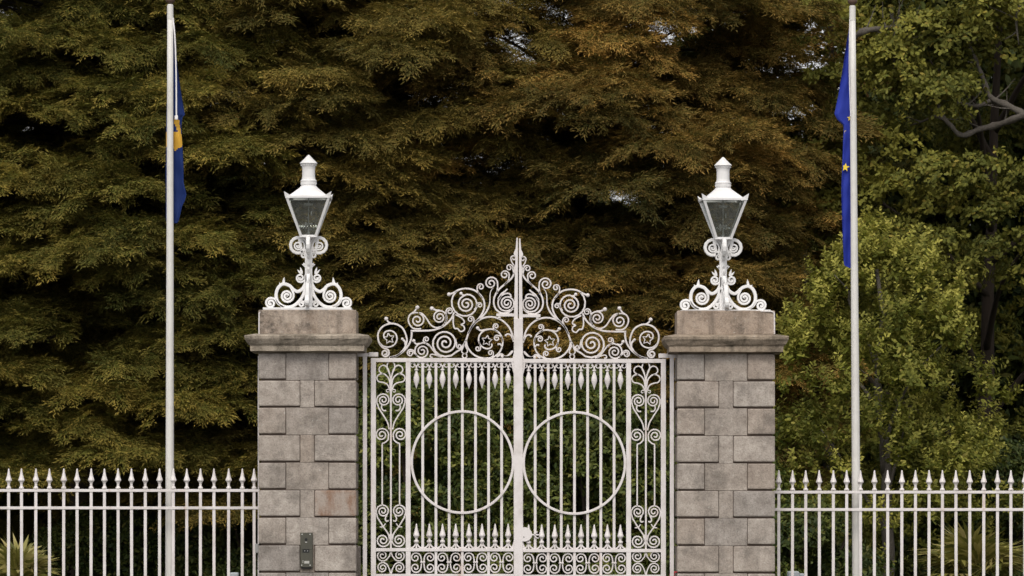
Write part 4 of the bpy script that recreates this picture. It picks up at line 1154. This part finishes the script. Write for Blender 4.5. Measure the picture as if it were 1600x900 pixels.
limbs = [(u, (oc.x+math.cos(a)*r, oc.y+math.sin(a)*r*.8, z), .055) for u, a, r, z in [(.25, 3.6, 3, 4.4), (.3, 5.4, 2.8, 4.8), (.35, 4.2, 3, 5.6), (.42, 5.0, 3, 6.2), (.5, 3.3, 3, 7.2), (.55, 5.8, 3, 7.6), (.6, 4.6, 2.6, 8.4), (.7, 4.0, 2.4, 9.2), (.75, 5.3, 2.2, 9.8)]]
limb_tree(t, (oc.x, oc.y+1.2, 0), (oc.x+.4, oc.y+1.2, 10.0), .15, limbs, M_BARKD)
YO = 17.4
for pl, ra in (([(1640, 205), (1612, 185), (1575, 165), (1548, 152), (1536, 122), (1524, 92), (1510, 62), (1500, 40)], .060),
               ([(1640, 160), (1604, 178), (1560, 195), (1530, 202), (1502, 212), (1486, 196), (1470, 176), (1463, 150)], .062),
               ([(1486, 196), (1466, 182), (1440, 190), (1422, 196)], .035),
               ([(1550, 156), (1525, 166), (1500, 160), (1478, 158)], .035),
               ([(1330, 60), (1352, 48), (1385, 44), (1410, 38), (1426, 22)], .055),
               ([(1392, 12), (1398, 60), (1396, 110)], .03),
               ([(1255, 395), (1260, 470), (1262, 560)], .03),
               ([(1598, 0), (1588, 30), (1592, 70)], .035)):
    pts_ = [P(a, b, YO+.25*math.sin(a*.05)) for a, b in pl]
    c_ = cat(pts_, 4); tw = random.Random(int(pl[0][0]*7+pl[0][1]))
    for q in range(5):
        p0 = Vector(c_[int((.25+.15*q)*(len(c_)-1))]); e = Vector((tw.uniform(-1, 1), tw.uniform(-.3, .5), tw.uniform(-.2, 1))).normalized()
        mk('twig', *tube(cat([p0, p0+e*.16+Vector((tw.uniform(-.05, .05), 0, .03)), p0+e*.36+Vector((tw.uniform(-.1, .1), 0, .10))], 3), [.014, .012, .010, .009, .007, .005, .003], 5), M_BARK, t)
    mk('branch', *tube(c_, [ra*(.95-.75*(i/(len(c_)-1))**1.3)*(1+.18*math.sin(i*2.3)+.10*math.sin(i*5.1)) for i in range(len(c_))], 9), M_BARK, t, sm=True)
p_, r_, s_, ti_ = mounds(ml, 52, rng, (.65, 1.0))
scatter('crown', p_, r_, s_, clO, 6, t, ti_, M_OAK, rng)

# young oak in front of it
rng = np.random.default_rng(33)
yc = P(1385, GY, 10.5)
t = thing('young_oak_tree', (yc.x, yc.y, 0), 'bushy light green young oak behind the right railing', 'tree')
ml = []
def outline(z):   # half width of the crown over height, metres
    return np.interp(z, [0.2, 1.4, 2.6, 3.6, 4.6, 5.3, 5.7], [1.3, 1.6, 1.45, 1.2, .72, .30, .06])
for i in range(128):
    z = rng.uniform(.9, 5.05); a = rng.uniform(0, 6.28); r = outline(z)*rng.uniform(.55, 1.02)
    s = rng.uniform(.18, .34)
    ml.append((yc.x+r*math.cos(a)-.12*(z-3)*.5, yc.y+r*math.sin(a)*.9, z, s, s, s*.85, np.clip(rng.normal(.55, .2), 0, 1)))
for i in range(26):
    u = rng.uniform(-1, 1); zz = 5.15-1.5*abs(u)**1.3+rng.uniform(-.15, .3)
    ml.append((yc.x+u*1.25-.06, yc.y+rng.uniform(-.5, .4), zz, .07, .07, rng.uniform(.22, .40), .85))
limb_tree(t, (yc.x, yc.y, 0), (yc.x-.1, yc.y, 4.9), .10, [(u, (yc.x+math.cos(a)*.9, yc.y+math.sin(a)*.9, z), .03) for u, a, z in [(.2, 1, 2.2), (.3, 3.4, 2.8), (.35, 5, 3), (.45, 4.2, 3.6), (.5, 5.6, 3.9), (.6, 2.2, 4.2), (.7, 3.8, 4.8)]], M_BARK)
p_, r_, s_, ti_ = mounds(ml, 60, rng, (.7, 1.15), updir=.75)
scatter('crown', p_, r_, s_, clY, 7, t, ti_, M_YOAK, rng)

# autumn tinted sapling crown between the evergreen and the oak
rng = np.random.default_rng(44)
ac = P(1296, GY, 22)
t = thing('autumn_tree', (ac.x, ac.y, 0), 'thin orange leaved tree showing beside the top of the right flagpole', 'tree')
ml = []
for i in range(26):
    z = rng.uniform(7.0, 9.6); ml.append((ac.x+rng.normal(0, .42), ac.y+rng.normal(0, .4), z, .24, .24, .2, rng.random()))
limb_tree(t, (ac.x, ac.y, 0), (ac.x, ac.y, 9.4), .12, [(.8, (ac.x+.6, ac.y, 8.6), .03), (.75, (ac.x-.6, ac.y-.2, 8.4), .03), (.85, (ac.x-.3, ac.y-.2, 9.2), .025)], M_BARK)
p_, r_, s_, ti_ = mounds(ml, 18, rng, (.7, 1.1))
scatter('crown', p_, r_, s_, clA, 4, t, ti_, M_AUT, rng)

# shrubs
def shrub(cxp, Y, halfw, h, label, seed, dens=58, coll=clL, m=M_LAUREL, n=6, scr=(.8, 1.2), group='dark leafy shrubs behind the gate', tn0=.5):
    rng = np.random.default_rng(seed); c = P(cxp, GY, Y)
    t = thing('shrub', (c.x, c.y, 0), label, 'shrub', group)
    ml = []
    for i in range(int(halfw*h*40)):
        z = rng.uniform(.15, h); w_ = halfw*math.sqrt(max(.03, 1-(z/h)**2.4)); a = rng.uniform(0, 6.28); q = rng.uniform(.6, 1)
        s = rng.uniform(.22, .38)
        ml.append((c.x+w_*q*math.cos(a), c.y+w_*.7*q*math.sin(a), z-s*.3, s, s, s*.75, np.clip(rng.normal(tn0, .22), 0, 1)))
    for k in range(3):
        a = k*2.1; mk('stem', *tube([(c.x, c.y, 0), (c.x+.2*math.cos(a), c.y+.2*math.sin(a), h*.4), (c.x+.5*math.cos(a), c.y+.4*math.sin(a), h*.8)], [.05, .035, .015], 7), M_BARKD, t)
    p_, r_, s_, ti_ = mounds(ml, dens, rng, scr)
    scatter('foliage', p_, r_, s_, coll, n, t, ti_, m, rng)
SS = (.55, .85)
shrub(655, 8, 1.25, 3.55, 'dark green laurel shrub seen through the ring of the left gate leaf', 51, 95, scr=SS)
shrub(800, 8.6, 1.0, 3.3, 'dark green laurel shrub behind the meeting of the two gate leaves', 56, 95, scr=SS, tn0=.65)
shrub(930, 8.2, 1.25, 3.45, 'dark green laurel shrub seen through the ring of the right gate leaf', 52, 95, scr=SS)
shrub(1120, 9, 1.2, 3.0, 'dark green laurel shrub hidden mostly by the right pillar', 53, 70, scr=SS)
shrub(395, 15.5, 1.2, 2.0, 'low dark shrub behind the railing next to the left pillar', 54, 60, scr=SS, tn0=.1)
shrub(170, 16, 1.6, 1.7, 'low dark shrub behind the left railing, right of the small fan palm', 55, 60, scr=SS, tn0=.05)
shrub(1560, 12, 1.6, 2.6, 'dark shrub behind the fan palm at the far right', 57, 70, scr=SS, tn0=.2)
shrub(1260, 7.4, .9, 1.75, 'low dark shrub behind the right railing beside the pillar', 58, 80, scr=SS, tn0=.35)

# distant understorey that closes off the view below the crowns
rng = np.random.default_rng(77); ml = []
for i in range(2000):
    x = rng.uniform(-13, 13) if i < 1200 else rng.uniform(4, 13); y = 27+rng.uniform(-1.5, 2.5); z = rng.uniform(0, 7.0 if x < 5.2 else 11.5)
    if x > 4 and in_gap(x, y, z, rng): continue
    ml.append((x, y, z, .6, .5, .5, rng.uniform(0, .5)))
p_, r_, s_, ti_ = mounds(ml, 9, rng, (1.7, 2.6))
wd_ = scatter('woodland_understorey', p_, r_, s_, clL, 6, None, ti_, M_LAUREL, rng)
tag(wd_, 'dark mass of woodland undergrowth far behind the trees', 'undergrowth', kind='stuff')

# fan palms
def fan_palm(cxp, cyp, Y, rad, nf, label, seed):
    rng = random.Random(seed); c = P(cxp, cyp, Y)
    t = thing('fan_palm', (c.x, c.y, 0), label, 'palm', 'fan palms behind the railings')
    mk('trunk', *tube([(c.x, c.y, 0), (c.x+.02, c.y, c.z*.6), (c.x, c.y, c.z)], [.13, .11, .09], 10), M_BARKD, t)
    for i in range(nf):
        az = 2*math.pi*i/nf+rng.uniform(-.3, .3); el = rng.uniform(-.15, 1.35)
        d = Vector((math.cos(az)*math.cos(el), math.sin(az)*math.cos(el), math.sin(el)))
        stem = rad*rng.uniform(.30, .5); hub = c+d*stem
        s = d.cross(Vector((0, 0, 1)))
        if s.length < .1: s = Vector((1, 0, 0))
        s.normalize(); n = s.cross(d)
        Q, A, T = [], [], []
        segs = 19
        for k in range(segs):
            g = (k/(segs-1)-.5)*R(230)
            e = (d*math.cos(g)+s*math.sin(g)); ln = rad*rng.uniform(.58, .74)*(1-.18*abs(k/(segs-1)-.5))
            side = (s*math.cos(g)-d*math.sin(g)); w_ = .027
            drop = Vector((0, 0, -1))
            p0 = hub; p1 = hub+e*ln*.5+n*.02; p2 = hub+e*ln+drop*ln*rng.uniform(.05, .22)
            Q.append(np.array([p0, p1+side*w_+n*.008, p2, p1-side*w_+n*.008])-np.array(t.location)); A.append(rng.random()); T.append(.8)
        me = leaf_mesh('frond', Q, A, T, M_PALM); fr = put('frond', me, t)
        mk('frond_stalk', *tube([c, c.lerp(hub, .5)+Vector((0, 0, .02)), hub], [.012, .009, .007], 5), M_PALM, fr) if False else None
        st = mk('frond_stalk', *tube([c, c.lerp(hub, .5)+Vector((0, 0, .02)), hub], [.012, .009, .007], 5), M_PALM, t)
fan_palm(1522, 900, 4.2, .80, 26, 'large spiky fan palm behind the right railing', 3)
fan_palm(30, 914, 4.2, .62, 22, 'small yellow green fan palm behind the railing at the far left', 4)
